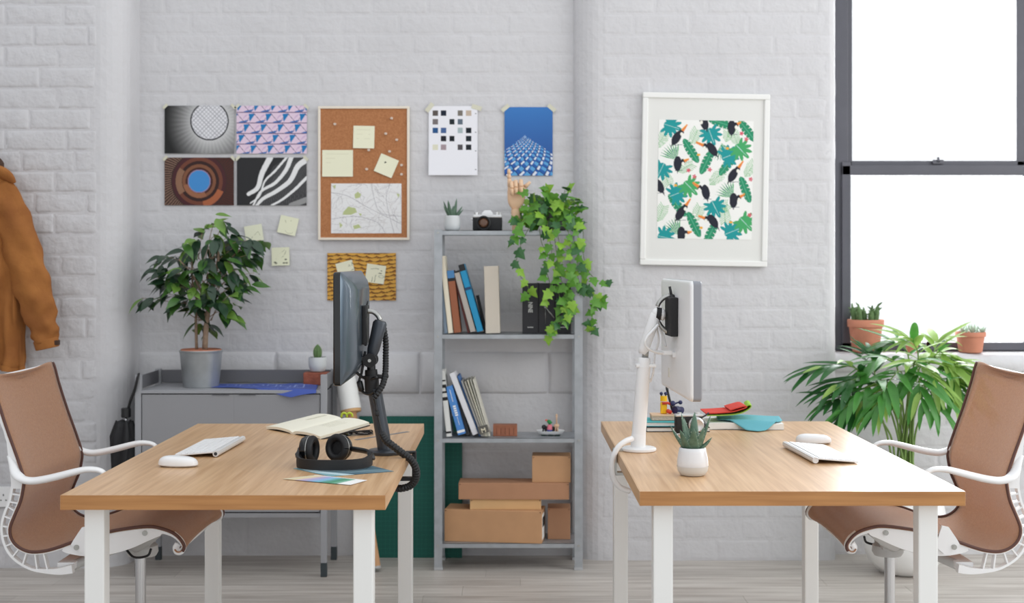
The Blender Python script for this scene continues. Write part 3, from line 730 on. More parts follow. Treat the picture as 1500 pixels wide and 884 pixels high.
# open notebook
nb_l, nb_b, nb_r, nb_f = Vector((-.845, 4.69, .7365)), Vector((-.690, 4.815, .766)), Vector((-.477, 4.56, .767)), Vector((-.622, 4.425, .737))
org = Vector((-.66, 4.62, DZ)); nbt = thing('notebook', 'open cream notebook with blank pages lying behind the headphones', 'notebook', org)
bq = bil([nb_l-org, nb_f-org, nb_r-org, nb_b-org])
def page(u, v):
    p = bq(u, v); h = .5-abs(u-.5); return p+Vector((0, 0, .006*math.sin(min(1, h*2)*PI)**.8-.004*max(0, 1-abs(u-.5)/.04)))
bm = BM(); gridsurf(bm, page, 40, 8, .009); obj('pages', bm, CREAM, nbt, smooth=True, autosm=40)
bm = BM(); gridsurf(bm, lambda u, v: bq(u*1.02-.01, v*1.02-.01)+Vector((0, 0, -.0098)), 12, 4, .002); obj('cover', bm, BLACKM, nbt)
bm = BM()
for (a, b) in (((.22, .55), (.26, .93)), ((.62, .4), (.80, .75))):
    for k in range(5):
        u0, v0 = a[0]+(b[0]-a[0])*k/4, a[1]
        tube(bm, [page(u0+.004*j, a[1]+(b[1]-a[1])*j/5)+Vector((0, 0, .0005)) for j in range(6)], .0004, 4)
obj('pencil_lines', bm, mat('faint_pencil', (205, 202, 186), .8), nbt)
gc = thing('page_clip', 'bright green clip loops on the far edge of the open notebook', 'clip', at(508, 609, 4.74))
o0 = Vector(gc.location); bm = BM()
for q in (504, 512): tube(bm, spline([at(q-4, 612, 4.74)-o0, at(q-3, 607, 4.74)-o0, at(q, 605.5, 4.74)-o0, at(q+3.5, 607, 4.74)-o0, at(q+4, 611, 4.74)-o0], 14), .004, 8)
obj('loop', bm, mat('lime_plastic', (186, 205, 60), .4), gc, smooth=True)
g = thing('eyeglasses', 'dark framed eyeglasses tucked under the propped edge of the notebook', 'glasses', (-.525, 4.535, DZ), math.radians(20))
for sx in (-1, 1):
    bm = BM(); tube(bm, [Vector((sx*.034+.028*math.cos(a), .020*math.sin(a), .006+.003*math.sin(a))) for a in np.linspace(0, 2*PI, 25)], .0022, 6, cap=False); obj('rim', bm, BLACKG, g, smooth=True)
    bm = BM(); lathe(bm, [(.027, 0), (.027, .001)], 20, (sx*.034, 0, .0055)); obj('lens', bm, GLASS, g)
    bm = BM(); tube(bm, spline([Vector((sx*.063, -.004, .008)), Vector((sx*.050, -.018, .016)), Vector((-sx*.02, -.024-.004*sx, .014)), Vector((-sx*.06, -.020, .004))], 14), .0022, 6); obj('temple', bm, BLACKG, g, smooth=True)
bm = BM(); tube(bm, spline([Vector((-.007, .004, .007)), Vector((0, .008, .009)), Vector((.007, .004, .007))], 8), .002, 6); obj('bridge', bm, BLACKG, g, smooth=True)
rl = obj('ruler', box(BM(), (0, 0, .0008), (.26, .013, .0012), .0003, seg=1), mat('dull_grey_metal', (128, 134, 142), .4, metal=.4), loc=(-.428, 4.515, DZ), rot=(0, 0, math.atan2(.21, .153)))
tag(rl, 'thin grey metal ruler lying behind the black monitor post', 'ruler')
# colour cards
def card1():
    c = Cv(120, 80, (92, 118, 130)); u = c.x/120; v = c.y/80
    wv = np.sin(u*9+v*4)*.5+.5; c.a = np.array((70, 98, 112))+(wv[..., None])*np.array((38, 36, 32))+((np.sin(v*40+u*14) > .6)*22)[..., None]
    c.put((v > .72+.12*np.sin(u*4)), (190, 214, 220)); c.put((v > .88+.1*np.sin(u*4)), (128, 168, 176)); return c
def card2():
    c = Cv(150, 40, (240, 240, 238)); cols = [(214, 206, 176), (224, 208, 168), (206, 186, 190), (176, 168, 204), (150, 176, 214), (128, 184, 208), (98, 158, 150), (84, 150, 118), (120, 176, 150)]
    for i, q in enumerate(cols): c.put((c.x >= i*13.5) & (c.x < i*13.5+13.5) & (c.y > 3), q)
    return c
base = Vector((-.46, 3.77, DZ))
def flat_card(name, label, cat, cv, px, zup, org):
    q = [on_desk(*p) for p in px]; o = sheet_fn(name, cv, lambda u, v: bil(q)(u, v)-org+Vector((0, 0, zup+.0006)), None, .0006)
    o.location = org; return tag(o, label, cat)
flat_card('colour_card', 'blue grey printed card lying under the headphones', 'card', card1(), ((429, 687), (483, 699), (577, 691.5), (540, 682)), .0006, base)
flat_card('colour_chart', 'fold-out strip of pastel colour swatches at the front of the desk', 'colour chart', card2(), ((414, 703), (513, 712), (538, 705), (462, 697.5)), .0016, Vector((-.49, 3.62, DZ)))
# headphones
HZ = DZ+.002
hp = thing('headphones', 'black over-ear headphones lying on the blue grey card', 'headphones', (-.500, 3.86, HZ))
arc = []
for k in range(49):
    a = PI+PI*k/48; c, s_ = math.cos(a), math.sin(a)
    arc.append(Vector((math.copysign(abs(c)**.72, c)*.103, -abs(s_)**.8*.108, 0)))
arc = even(arc, 60)
def bandh(i): 
    f = abs(i-29.5)/29.5; return .030+.008*max(0, f-.6)/.4
bm = BM(); R = []
for i, p in enumerate(arc):
    t = (arc[min(i+1, 59)]-arc[max(i-1, 0)]).normalized(); n = Vector((t.y, -t.x, 0)); h = bandh(i)
    R.append([p+n*.003+Vector((0, 0, .002)), p+n*.0038+Vector((0, 0, h/2)), p+n*.003+Vector((0, 0, h)), p-n*.003+Vector((0, 0, h)), p-n*.0034+Vector((0, 0, h/2)), p-n*.003+Vector((0, 0, .002))])
loft(bm, R); obj('headband', bm, BLACKM, hp, smooth=True, autosm=50)
for nm, c, n in (('ear_cup', Vector((-.080, .030, .0400)), Vector((.97, -.22, .02))), ('ear_cup', Vector((.006, .055, .0415)), Vector((-.52, -.84, .12)))):
    n.normalize(); bm = BM()
    lathe(bm, [(.004, -.020), (.024, -.0195), (.034, -.016), (.0375, -.008), (.038, .004), (.037, .007)], 32, c, n)
    cup = obj(nm, bm, BLACKG, hp, smooth=True, autosm=50)
    bm = BM(); tq = n.to_track_quat('Z', 'Y').to_matrix()
    ring = [c+n*.012+tq @ Vector((.0295*math.cos(a), .0295*math.sin(a), 0)) for a in np.linspace(0, 2*PI, 33)]
    tube(bm, ring[:-1]+[ring[0]], .0105, 12, cap=False); obj('ear_cushion', bm, BLACKM, cup, smooth=True)
    bm = BM(); lathe(bm, [(.022, .006), (.022, .008)], 24, c, n); obj('ear_mesh', bm, BLACKM, cup)
    bm = BM(); lathe(bm, [(.0382, .0035), (.0388, .0045), (.0382, .0055)], 32, c, n, cap=False); obj('trim_ring', bm, STEEL, cup, smooth=True)
    sx = -1 if c.x < 0 else 1; e = arc[0] if sx < 0 else arc[-1]
    bm = BM(); tube(bm, spline([Vector((e.x, e.y-.015, .022)), Vector((e.x*.97, e.y+.012, .028)), Vector((e.x*.80+c.x*.2, e.y*.6+c.y*.4+.012, .034)), c-n*.0195], 18), [.004, .005]+[.0065]*14+[.006, .004], 10, flat=2.2)
    obj('yoke', bm, BLACK, hp, smooth=True)
# --- right desk
def succulent_pot(loc, sc, label, cat='potted plant', leaves=9, lh=.075, lw=.016, seed=1, two=True):
    rn = random.Random(seed)
    t = thing('potted_aloe', label, cat, loc)
    prof = [(.026, .0005), (.033, .003), (.0395, .014), (.042, .028), (.0415, .042), (.0375, .064), (.0355, .074), (.033, .0755), (.0325, .072), (.033, .066)]
    P = [(r*sc, z*sc) for r, z in prof]
    pot = BM(); lathe(pot, P, 36); po = obj('pot', pot, mat('glazed_grey_white', (226, 227, 229), .22, coat=.3) if two else mat('pale_concrete', (205, 208, 208), .6, var=.04), t, smooth=True, autosm=50)
    if two:
        bz = BM(); lathe(bz, [(r*sc+.0006, z*sc) for r, z in ((.0262, .0004), (.0335, .0025), (.0398, .014), (.0422, .026))], 36, cap=False); obj('matt_foot', bz, mat('matt_grey_glaze', (212, 212, 208), .75), po, smooth=True)
    so = BM(); lathe(so, [(.033*sc, .064*sc), (.015*sc, .069*sc), (.001, .07*sc)], 20); obj('soil', so, SOIL, t, smooth=True)
    lm = mat('aloe_green', (98, 124, 104), .5, var=.18, vscale=60, rgb2=(66, 96, 76)); tm = mat('pale_tooth', (222, 226, 206), .6)
    for k in range(leaves):
        a = 2*PI*k/leaves*(1 if leaves < 8 else 1.618)+rn.uniform(-.3, .3); el = .55+.85*k/leaves if leaves > 1 else 1.4
        h = lh*rn.uniform(.75, 1.05)*(.72+.35*k/leaves)
        d = Vector((math.cos(a)*math.cos(el), math.sin(a)*math.cos(el), math.sin(el)))
        p0 = Vector((math.cos(a)*.010*sc, math.sin(a)*.010*sc, .064*sc)); up = Vector((0, 0, 1))
        pts = [p0+d*h*s+up*h*.28*s*s for s in np.linspace(0, 1, 8)]
        wd = [lw*(.75+.35*s if s < .25 else (1-s)**.62*1.08+.02)*.62 for s in np.linspace(0, 1, 8)]
        bm = BM(); side = d.cross(up).normalized(); tube(bm, pts, wd, 8, flat=.42, ref=side); lf = obj('leaf', bm, lm, t, smooth=True)
        if two:
            tb = BM()
            for s in range(1, 7):
                for sg in (-1, 1):
                    q = pts[s]+side*sg*wd[s]*.96; bmesh.ops.create_cone(tb, segments=5, radius1=.0013, radius2=.0001, depth=.004, matrix=orient(q, side*sg+d*.5) @ Matrix.Rotation(-PI/2, 4, 'X'))
            obj('teeth', tb, tm, lf)
    return t
succulent_pot((.488, 3.690, DZ), 1.0, 'small aloe in a round two-tone white pot on the front of the desk', leaves=11, lh=.088, lw=.030, seed=4)
def book_flat(name, label, x0, x1, y0, y1, z0, z1, cm, rot=0):
    t = thing(name, label, 'notebook', ((x0+x1)/2, (y0+y1)/2, z0), rot); w_, d_, h_ = x1-x0, y1-y0, z1-z0
    bm = BM(); box(bm, (0, 0, .0012), (w_, d_, .002), .0008, seg=1); box(bm, (0, 0, h_-.0012), (w_, d_, .002), .0008, seg=1); box(bm, (-w_/2+.001, 0, h_/2), (.002, d_, h_), .0008, seg=1); obj('cover', bm, cm, t)
    obj('pages', box(BM(), (.0005, 0, h_/2), (w_-.004, d_-.005, h_-.0045)), PAPER, t); return t
TEAL = mat('teal_cover', (64, 168, 172), .6); 
book_flat('notebook', 'thin black covered notebook at the bottom of the stack by the white arm', .452, .668, 4.615, 4.775, DZ+.0005, DZ+.016, BLACKM, .02)
book_flat('notebook', 'teal covered notebook second in the stack by the white arm', .452, .640, 4.625, 4.77, DZ+.0168, DZ+.032, TEAL, -.03)
bx = thing('box', 'small flat wooden box topping the notebook stack', 'box', (.525, 4.70, DZ+.0325)); obj('base', box(BM(), (0, 0, .007), (.094, .07, .013), .001), mat('speckled_wood', (206, 178, 158), .6, var=.2, vscale=200), bx); obj('lid', box(BM(), (0, 0, .017), (.096, .072, .006), .001), WOODL, bx)
TZ = DZ+.0325+.0205
YEL = mat('yellow_paint', (240, 190, 20), .35); NAVY = mat('navy_paint', (34, 40, 84), .35); RED = mat('red_paint', (206, 60, 40), .35)
def px_local(px, py, Y, org): return at(px, py, Y)-org
ty = thing('toy_figure', 'yellow wooden toy figure with dark ball ears standing on the box', 'toy', (.522, 4.70, TZ))
bm = BM(); box(bm, (0, 0, .020), (.022, .022, .040), .004); obj('body', bm, YEL, ty)
bm = BM(); cyl(bm, (0, 0, .043), (0, 0, .061), .012, 18); obj('head', bm, YEL, ty, smooth=True, autosm=40)
bm = BM(); tube(bm, [Vector((-.006, -.012, .036)), Vector((.012, -.014, .038)), Vector((.022, -.012, .034))], .0045, 10); obj('arm', bm, RED, ty, smooth=True)
bm = BM(); ball(bm, (.014, -.016, .010), .0075); obj('foot', bm, RED, ty, smooth=True)
for x in (-.008, .007):
    bm = BM(); cyl(bm, (x, 0, .058), (x, 0, .066), .002, 8); ball(bm, (x, 0, .069), .006); obj('ear', bm, NAVY, ty, smooth=True)
tn = thing('toy_figure', 'navy wooden toy figure of balls and discs beside the yellow toy', 'toy', (.558, 4.69, TZ))
bm = BM(); cyl(bm, (0, -.006, .014), (.012, .006, .013), .0135, 20); obj('body', bm, NAVY, tn, smooth=True, autosm=40)
bm = BM(); ball(bm, (-.006, -.004, .036), .010); obj('head', bm, NAVY, tn, smooth=True)
bm = BM(); tube(bm, [Vector((-.004, -.004, .034)), Vector((.010, -.004, .039)), Vector((.017, -.004, .040))], .003, 8); ball(bm, (.020, -.004, .040), .0075); obj('arm', bm, NAVY, tn, smooth=True)
bm = BM(); lathe(bm, [(.001, -.004), (.012, -.003), (.012, .003), (.001, .004)], 20, (.023, .004, .0125), (.5, -.8, 0)); obj('wheel', bm, NAVY, tn, smooth=True, autosm=40)
bm = BM(); lathe(bm, [(.0005, -.003), (.007, -.002), (.007, .002), (.0005, .003)], 16, (-.016, -.006, .0075), (0, -1, 0)); obj('foot', bm, RED, tn, smooth=True)
pn = thing('pen', 'black pen leaning upright behind the toys below the white monitor', 'pen', (.545, 4.725, TZ)); bm = BM(); tube(bm, [Vector((.012, 0, .003)), Vector((.009, 0, .012)), Vector((-.009, .004, .085)), Vector((-.010, .004, .089))], [.001, .0045, .0045, .003], 10); obj('barrel', bm, BLACK, pn, smooth=True)
bm = BM(); box(bm, (-.005, -.005, .07), (.002, .002, .03)); obj('clip', bm, BLACK, pn)
cmr = thing('camera', 'compact black and silver camera leaning on the notebooks behind the aloe', 'camera', (.588, 4.555, DZ), math.radians(7))
obj('body', box(BM(), (0, 0, .033), (.090, .030, .058), .006, seg=3), BLACKM, cmr, smooth=True, autosm=50)
obj('top_plate', box(BM(), (0, 0, .0645), (.092, .031, .008), .003), ALU, cmr); obj('bottom_plate', box(BM(), (0, 0, .003), (.092, .031, .005), .002), ALU, cmr)
bm = BM(); lathe(bm, [(.026, 0), (.026, .008), (.023, .010), (.021, .022), (.0195, .024), (.017, .022)], 32, (.022, -.015, .034), (0, -1, 0)); obj('lens', bm, ALU, cmr, smooth=True, autosm=40)
bm = BM(); lathe(bm, [(.016, .018), (.011, .0215), (.001, .022)], 24, (.022, -.015, .034), (0, -1, 0)); obj('lens_cap', bm, mat('warm_silver', (190, 172, 158), .25, metal=.6), cmr, smooth=True)
for x, r in ((-.03, .007), (.03, .009)): obj('dial', cyl(BM(), (x, 0, .068), (x, 0, .0735), r, 16), ALU, cmr, smooth=True, autosm=40)
bm = BM(); tube(bm, spline([Vector((.045, .0, .055)), Vector((.06, .01, .060)), Vector((.075, .02, .068))], 10), .003, 8); obj('strap', bm, BLACKM, cmr, smooth=True)
# pad, teal felt, rolled red and green felt
pad = thing('sketch_pad', 'thick white sketch pad lying under the felt sheets', 'sketch pad', (.80, 4.765, DZ), -.02)
bm = BM(); gridsurf(bm, lambda u, v: Vector(((u-.5)*.262, (v-.5)*.19, .0225+.002*math.sin(u*6))), 12, 4, .021); obj('pages', bm, PAPER, pad, smooth=True, autosm=40)
obj('backing_board', box(BM(), (0, 0, .001), (.264, .192, .0015)), mat('grey_board', (150, 150, 148), .8), pad)
TF = mat('teal_felt', (104, 176, 188), .95, bump=.2, bscale=900); LF = mat('pale_blue_felt', (186, 206, 216), .95)
tf = thing('felt_sheet', 'teal felt sheet draped over the front of the sketch pad', 'felt', (.80, 4.70, DZ))
def drape(u, v):
    p = [Vector((-.060, .14, .0280)), Vector((.150, .14, .0300)), Vector((.128, -.012, .025)), Vector((.070, -.085, .004)), Vector((-.085, -.008, .0275))]
    x0, x1 = -.085+.22*u, 0
    y = .145-.235*v*(1-.55*abs(u*1.15-.62)**1.2*1.6); x = -.075+.222*u-.015*v
    z = .029+.003*math.sin(u*5) if y > -.022 else max(.003, .029-(-.022-y)*.62)
    return Vector((x, y, z))
bm = BM(); gridsurf(bm, drape, 24, 24, .0022); obj('sheet', bm, TF, tf, smooth=True)
rf = thing('felt_roll', 'rolled red and lime green felt on top of the teal sheet', 'felt', (.79, 4.76, DZ+.0335))
def strip(P, Y): return [(p.x, p.z) for p in [at(a, b, Y)-Vector(rf.location) for a, b in P]]
def ribbon(P, th, y0, y1, skew=0):
    Q = even(spline([Vector((x, z, 0)) for x, z in strip(P, 4.68)], 60), 44); bm = BM(); A, B = [], []
    for i, p in enumerate(Q):
        t = (Q[min(i+1, 43)]-Q[max(i-1, 0)]).normalized(); n = Vector((-t.y, t.x, 0))*th/2; A.append((p.x+n.x, p.y+n.y)); B.append((p.x-n.x, p.y-n.y))
    plate(bm, A, B, y0, y1)
    for v in bm.verts: v.co.x += skew*(v.co.y-y0)*max(0, min(1, (v.co.z)/.02))
    return bm
obj('green_layer', ribbon(((1036, 609.5), (1060, 609), (1082, 607), (1096, 601), (1101, 595.5), (1097, 594), (1093, 597)), .0032, -.075, .065, .12), mat('lime_felt', (148, 190, 62), .95), rf, smooth=True, autosm=50)
obj('red_layer', ribbon(((1034, 606.5), (1055, 605.5), (1075, 603.5), (1090, 599), (1095, 596.5), (1090, 596), (1078, 599), (1070, 601.5)), .0032, -.076, .06, .0), mat('red_felt', (214, 66, 52), .95), rf, smooth=True, autosm=50)

# ================================================================ grey cabinet and what stands on it
cbx0, cbx1, cby0, cby1, cz0, cz1 = -1.556, -.765, 5.632, 5.975, .248, .7715
cab_ = thing('cabinet', 'low grey metal two-door cabinet on legs along the back wall', 'cabinet', ((cbx0+cbx1)/2, (cby0+cby1)/2, 0))
co = Vector(cab_.location); W_, D_ = cbx1-cbx0, cby1-cby0
POST = mat('light_grey_steel', (158, 159, 163), .42)
for sx in (-1, 1):
    for sy in (-1, 1):
        x = sx*(W_/2-.0125); y = sy*(D_/2-.0125)
        lg = obj('leg', box(BM(), (x, y, (.055+.835)/2), (.025, .025, .835-.055), .002), POST, cab_)
        obj('foot', box(BM(), (x, y, .0305), (.0255, .0255, .061), .003), mat('dark_rubber', (58, 66, 70), .7), lg)
iw, id_ = W_-.05, D_-.006
obj('top_board', box(BM(), (0, 0, cz1-.007), (iw, id_, .013), .001), POST, cab_)
bm = BM(); box(bm, (0, .004, cz0+.008), (iw, id_-.012, .014), .001); box(bm, (0, -D_/2+.010, cz0+.006), (iw, .012, .018), .001); obj('bottom_board', bm, GREYMETAL, cab_)
for sx in (-1, 1): obj('side_panel', box(BM(), (sx*(W_/2-.019), 0, (cz0+cz1)/2), (.006, D_-.052, cz1-cz0-.03), .001), GREYDARK, cab_)
obj('back_panel', box(BM(), (0, D_/2-.018, (cz0+cz1)/2), (iw-.002, .004, cz1-cz0-.03)), GREYDARK, cab_)
obj('back_rail', box(BM(), (0, D_/2-.012, cz1+.031), (iw, .006, .055), .001), GREYDARK, cab_)
for sx in (-1, 1): obj('side_rail', box(BM(), (sx*(W_/2-.014), 0, cz1+.031), (.005, D_-.052, .055), .001), GREYDARK, cab_)
for sx in (-1, 1): obj('bolt', cyl(BM(), (sx*(W_/2-.022), D_/2-.028, cz1+.035), (sx*(W_/2-.022), D_/2-.032, cz1+.035), .004, 10), STEEL, cab_)
dw = iw/2-.006
for sx, ww in ((-1, .380), (1, .355)):
    x0 = -iw/2+.003 if sx < 0 else iw/2-.003-ww
    x1 = x0+ww
    d_o = obj('door', b2(BM(), (x0, -D_/2+.006, cz0+.020), (x1, -D_/2+.020, cz1-.018), .001), GREYMETAL, cab_)
    obj('finger_pull', b2(BM(), (x1-.09 if sx < 0 else x0+.02, -D_/2+.003, cz1-.022), (x1-.02 if sx < 0 else x0+.09, -D_/2+.007, cz1-.018)), GREYDARK, d_o)
CT = cz1
# bucket with weeping fig
fb = Vector((-1.321, 5.80, CT))
fig = thing('potted_fig_tree', 'bushy glossy-leaved fig tree in a galvanised bucket on the cabinet', 'potted plant', fb)
bm = BM(); lathe(bm, [(.073, .0005), (.0745, .004), (.0745, .012), (.0765, .016), (.088, .140), (.0905, .150), (.092, .153), (.0905, .156), (.0875, .153), (.085, .13)], 40); obj('bucket', bm, mat('bucket_zinc', (172, 176, 178), .42, metal=.6, var=.2, vscale=9), fig, smooth=True, autosm=50)
bm = BM(); lathe(bm, [(.0865, .130), (.04, .138), (.001, .140)], 28); obj('soil', bm, SOIL, fig, smooth=True)
bm = BM(); lathe(bm, [(.083, .135), (.0852, .158), (.083, .160), (.081, .150)], 28); obj('inner_pot', bm, TERRA, fig, smooth=True, label='terracotta rim of the inner pot')
BARK = mat('brown_bark', (150, 128, 108), .85, var=.2, vscale=60, bump=.4, bscale=120)
def fp(px, py, dy=0): return at(px, py, 5.80+dy)-fb
tw = [[(300, 512), (302, 480), (306, 450), (311, 420), (318, 390), (322, 355)], [(288, 512, .02), (287, 470, .02), (288, 440, .02), (282, 415, .02), (281, 372, .02)], [(304, 455), (295, 430, -.01), (283, 405, -.02), (262, 380, -.03)], [(311, 420), (325, 395, .02), (345, 372, .03), (362, 358, .03)],
      [(287, 465, .02), (300, 440, .03), (320, 430, .05)]]
for k, P in enumerate(tw):
    pts = spline([fp(*p) for p in P], 20); r0 = (.0125, .007, .006, .006, .005)[k]
    bm = BM(); tube(bm, pts, [r0*(1-.6*i/19) for i in range(20)], 8); obj('trunk' if k < 2 else 'branch', bm, BARK, fig, smooth=True)
def leaf_mesh(name, Ln, Wd, m, bend=.25, fold=.18, tip=.22):
    bm = BM(); n = 7; R = []
    for i in range(n+1):
        s = i/n; wv = Wd*.5*math.sin(min(1, s/.92)*PI)**.75*(1-.35*s) if s < .92 else Wd*.5*.05
        if i == 0: wv = Wd*.03
        if i == n: wv = Wd*.01
        z = -bend*Ln*s*s; R.append([bm.verts.new((-wv, Ln*s, z+fold*wv)), bm.verts.new((0, Ln*s, z)), bm.verts.new((wv, Ln*s, z+fold*wv))])
    for a, b in zip(R, R[1:]):
        bm.faces.new((a[0], a[1], b[1], b[0])); bm.faces.new((a[1], a[2], b[2], b[1]))
    bmesh.ops.recalc_face_normals(bm, faces=bm.faces)
    me = bpy.data.meshes.new(name); bm.to_mesh(me); bm.free(); me.materials.append(m); me.polygons.foreach_set('use_smooth', [True]*len(me.polygons)); return me
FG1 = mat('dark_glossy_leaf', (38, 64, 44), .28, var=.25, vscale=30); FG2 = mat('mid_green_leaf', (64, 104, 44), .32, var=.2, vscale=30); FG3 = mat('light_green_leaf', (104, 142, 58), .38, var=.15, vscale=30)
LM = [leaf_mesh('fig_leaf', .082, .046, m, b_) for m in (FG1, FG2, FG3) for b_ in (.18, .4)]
rn = random.Random(11)
tips = [(318, 322), (330, 330), (345, 345), (300, 335), (368, 352), (385, 352), (380, 372), (375, 400), (352, 395), (350, 430), (338, 445), (325, 455), (340, 465), (240, 395), (222, 395), (228, 412), (205, 437), (240, 430), (255, 400), (262, 445), (275, 455), (255, 375), (232, 375), (272, 365), (290, 350), (300, 380), (320, 375), (335, 385), (310, 400), (285, 395), (265, 415), (300, 415), (330, 415), (345, 410), (290, 480), (306, 485), (282, 440), (315, 440), (360, 380), (330, 355), (280, 425), (245, 412), (318, 345), (350, 362), (305, 360), (268, 390), (295, 405), (328, 400), (340, 425), (365, 415)]
bt = BM(); leaves = 0
for k, (px, py) in enumerate(tips):
    dy = rn.uniform(-.11, .10)*(1-abs(px-300)/160)
    tp_ = fp(px, py, dy); tp_ = Vector((tp_.x*.97-.001, tp_.y, tp_.z))
    src = fp(298+rn.uniform(-8, 12), min(max(py+40, 380), 470), 0)
    mid = src.lerp(tp_, .55)+Vector((0, 0, .03))
    tube(bt, spline([src, mid, tp_], 8), [.0020-.00016*i for i in range(8)], 5)
    out = (tp_-Vector((0, 0, .33))); out.z *= .4
    for j in range(5):
        if leaves > 250: break
        a = rn.uniform(-1.5, 1.5); d0 = out.normalized() if out.length > .01 else Vector((1, 0, 0))
        d = Matrix.Rotation(a, 3, 'Z') @ d0; d.z = rn.uniform(-.75, .15)
        if py < 345: d.z += .35
        base = mid.lerp(tp_, .45+.55*j/4)+Vector((rn.gauss(0, .008), rn.gauss(0, .01), rn.gauss(0, .008)))
        q = rn.random(); mi = (0 if q < .5 else (1 if q < .82 else 2))*2+(rn.random() < .5)
        up = Vector((rn.gauss(0, .35), -.35+rn.gauss(0, .3), 1))
        inst('leaf', LM[mi], fig, orient(base, d, up, rn.uniform(.78, 1.18))); leaves += 1
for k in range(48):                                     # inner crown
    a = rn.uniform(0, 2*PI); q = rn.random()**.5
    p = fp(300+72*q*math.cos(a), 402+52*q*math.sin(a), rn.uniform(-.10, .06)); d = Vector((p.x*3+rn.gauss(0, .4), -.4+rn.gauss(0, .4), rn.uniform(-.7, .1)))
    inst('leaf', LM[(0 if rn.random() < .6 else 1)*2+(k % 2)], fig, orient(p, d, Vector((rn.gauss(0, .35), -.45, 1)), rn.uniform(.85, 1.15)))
obj('twigs', bt, BARK, fig, smooth=True)['kind'] = 'stuff'
# blueprint, brick, cactus
def blueprint():
    c = Cv(180, 90, (72, 92, 168)); r = np.random.default_rng(3)
    for k in range(26):
        x, y = r.uniform(5, 165), r.uniform(5, 80); L_ = r.uniform(8, 40)
        c.line([(x, y), (x+L_, y)], 1.3, (128, 148, 206)) if k % 2 else c.line([(x, y), (x, y+L_*.5)], 1.3, (128, 148, 206))
    for k in range(6): c.line([(20+k*24, 20), (36+k*24, 20), (36+k*24, 50), (20+k*24, 50), (20+k*24, 20)], 1.4, (150, 168, 216))
    return c
org = Vector((-1.03, 5.76, CT))
def bpf(u, v):
    x = -.235+.43*u+(.03*(1-v)*u); f = max(0, 1-abs(u-.78)/.5)
    y = -.12-.055*f+(.255+.055*f)*v
    z = .0022+.005*math.sin(u*9+v*4)**2*(u*.8+.2)-max(0, -.135-y)*.75
    yy = y+.10*(1-u)*(1-v)
    return Vector((x, yy, z))
tag(sheet_fn('blueprint', blueprint(), bpf), 'creased blue drawing sheet spread on the cabinet top beside the bucket', 'drawing').location = org
br = thing('brick', 'small red brick near the back right corner of the cabinet top', 'brick', (-.842, 5.885, CT)); obj('body', box(BM(), (0, 0, .0275), (.105, .075, .054), .004), mat('red_brick', (150, 84, 64), .85, var=.2, vscale=40, bump=.4, bscale=90), br)
ct = thing('potted_cactus', 'tiny round cactus in a pale pot on the red brick', 'potted plant', (-.838, 5.885, CT+.0555))
bm = BM(); lathe(bm, [(.022, .0005), (.032, .006), (.039, .030), (.039, .055), (.0375, .064), (.0355, .064), (.035, .055)], 28); obj('pot', bm, mat('pale_concrete', (205, 208, 208), .6, var=.04), ct, smooth=True, autosm=50)
bm = BM(); lathe(bm, [(.036, .056), (.001, .060)], 20); obj('soil', bm, SOIL, ct)
CACT = mat('cactus_green', (92, 122, 74), .7, var=.2, vscale=70)
bm = BM(); R = []
for i in range(12):
    s = i/11; r = .0165*(math.sin(min(1, .15+s*.85)*PI)**.45 if s < .999 else .02)*(1 if s < .6 else (1-((s-.6)/.4)**2)**.5 if s < 1 else .05)
    R.append([Vector((r*(1+.16*math.cos(9*a))*math.cos(a), r*(1+.16*math.cos(9*a))*math.sin(a), .058+.062*s)) for a in np.linspace(0, 2*PI, 37)[:-1]])
loft(bm, R); obj('stem', bm, CACT, ct, smooth=True)
bm = BM()
for i in range(2, 11):
    for a in np.linspace(0, 2*PI, 10)[:-1]:
        p = Vector((.0175*math.cos(a), .0175*math.sin(a), .06+.0053*i)); tube(bm, [p, p+Vector((math.cos(a), math.sin(a), .3))*.005], [.0005, .0001], 3)
obj('spines', bm, mat('pale_spine', (214, 206, 170), .7), ct)['kind'] = 'stuff'
# umbrella
um = thing('umbrella', 'folded black umbrella hanging by its strap from the cabinet corner', 'umbrella', at(184, 600, 5.66)); o0 = Vector(um.location)
bm = BM(); tube(bm, [at(184.5, y, 5.66)-o0 for y in (598, 599, 611, 612)], [.017, .020, .020, .017], 16); obj('handle', bm, BLACK, um, smooth=True, autosm=40)
bm = BM(); cyl(bm, at(184.5, 610, 5.66)-o0, at(184.5, 622, 5.66)-o0, .005, 12); obj('shaft', bm, CHROME, um, smooth=True)
bm = BM(); R = []
for i in range(16):
    s = i/15; py = 618+118*s; r = .030+.022*min(1, s*5)*(1-.5*s)
    R.append([at(182.5-1.5*math.sin(s*3), py, 5.66)-o0+Vector((math.cos(a)*r*(1+.22*math.cos(6*a+s*2)), math.sin(a)*r*(1+.22*math.cos(6*a+s*2)), .006*math.cos(6*a))) for a in np.linspace(0, 2*PI, 37)[:-1]])
loft(bm, R); obj('folded_canopy', bm, mat('black_nylon', (24, 24, 27), .7), um, smooth=True)
bm = BM()
for (a, b) in (((175, 622), (167, 637)), ((176, 660), (169, 668))): tube(bm, [at(a[0], a[1], 5.64)-o0, at(b[0], b[1], 5.64)-o0, at(a[0]+2, b[1]+8, 5.64)-o0], [.010, .006, .012], 6, flat=.4)
obj('loose_folds', bm, mat('black_nylon', (24, 24, 27), .7), um)
bm = BM(); tube(bm, spline([at(188, 599, 5.66)-o0, at(191, 588, 5.65)-o0, at(197, 572, 5.625)-o0, at(201, 556, 5.622)-o0, at(203, 548, 5.64)-o0], 20), .004, 6, flat=2.2); obj('strap', bm, BLACKM, um, smooth=True)
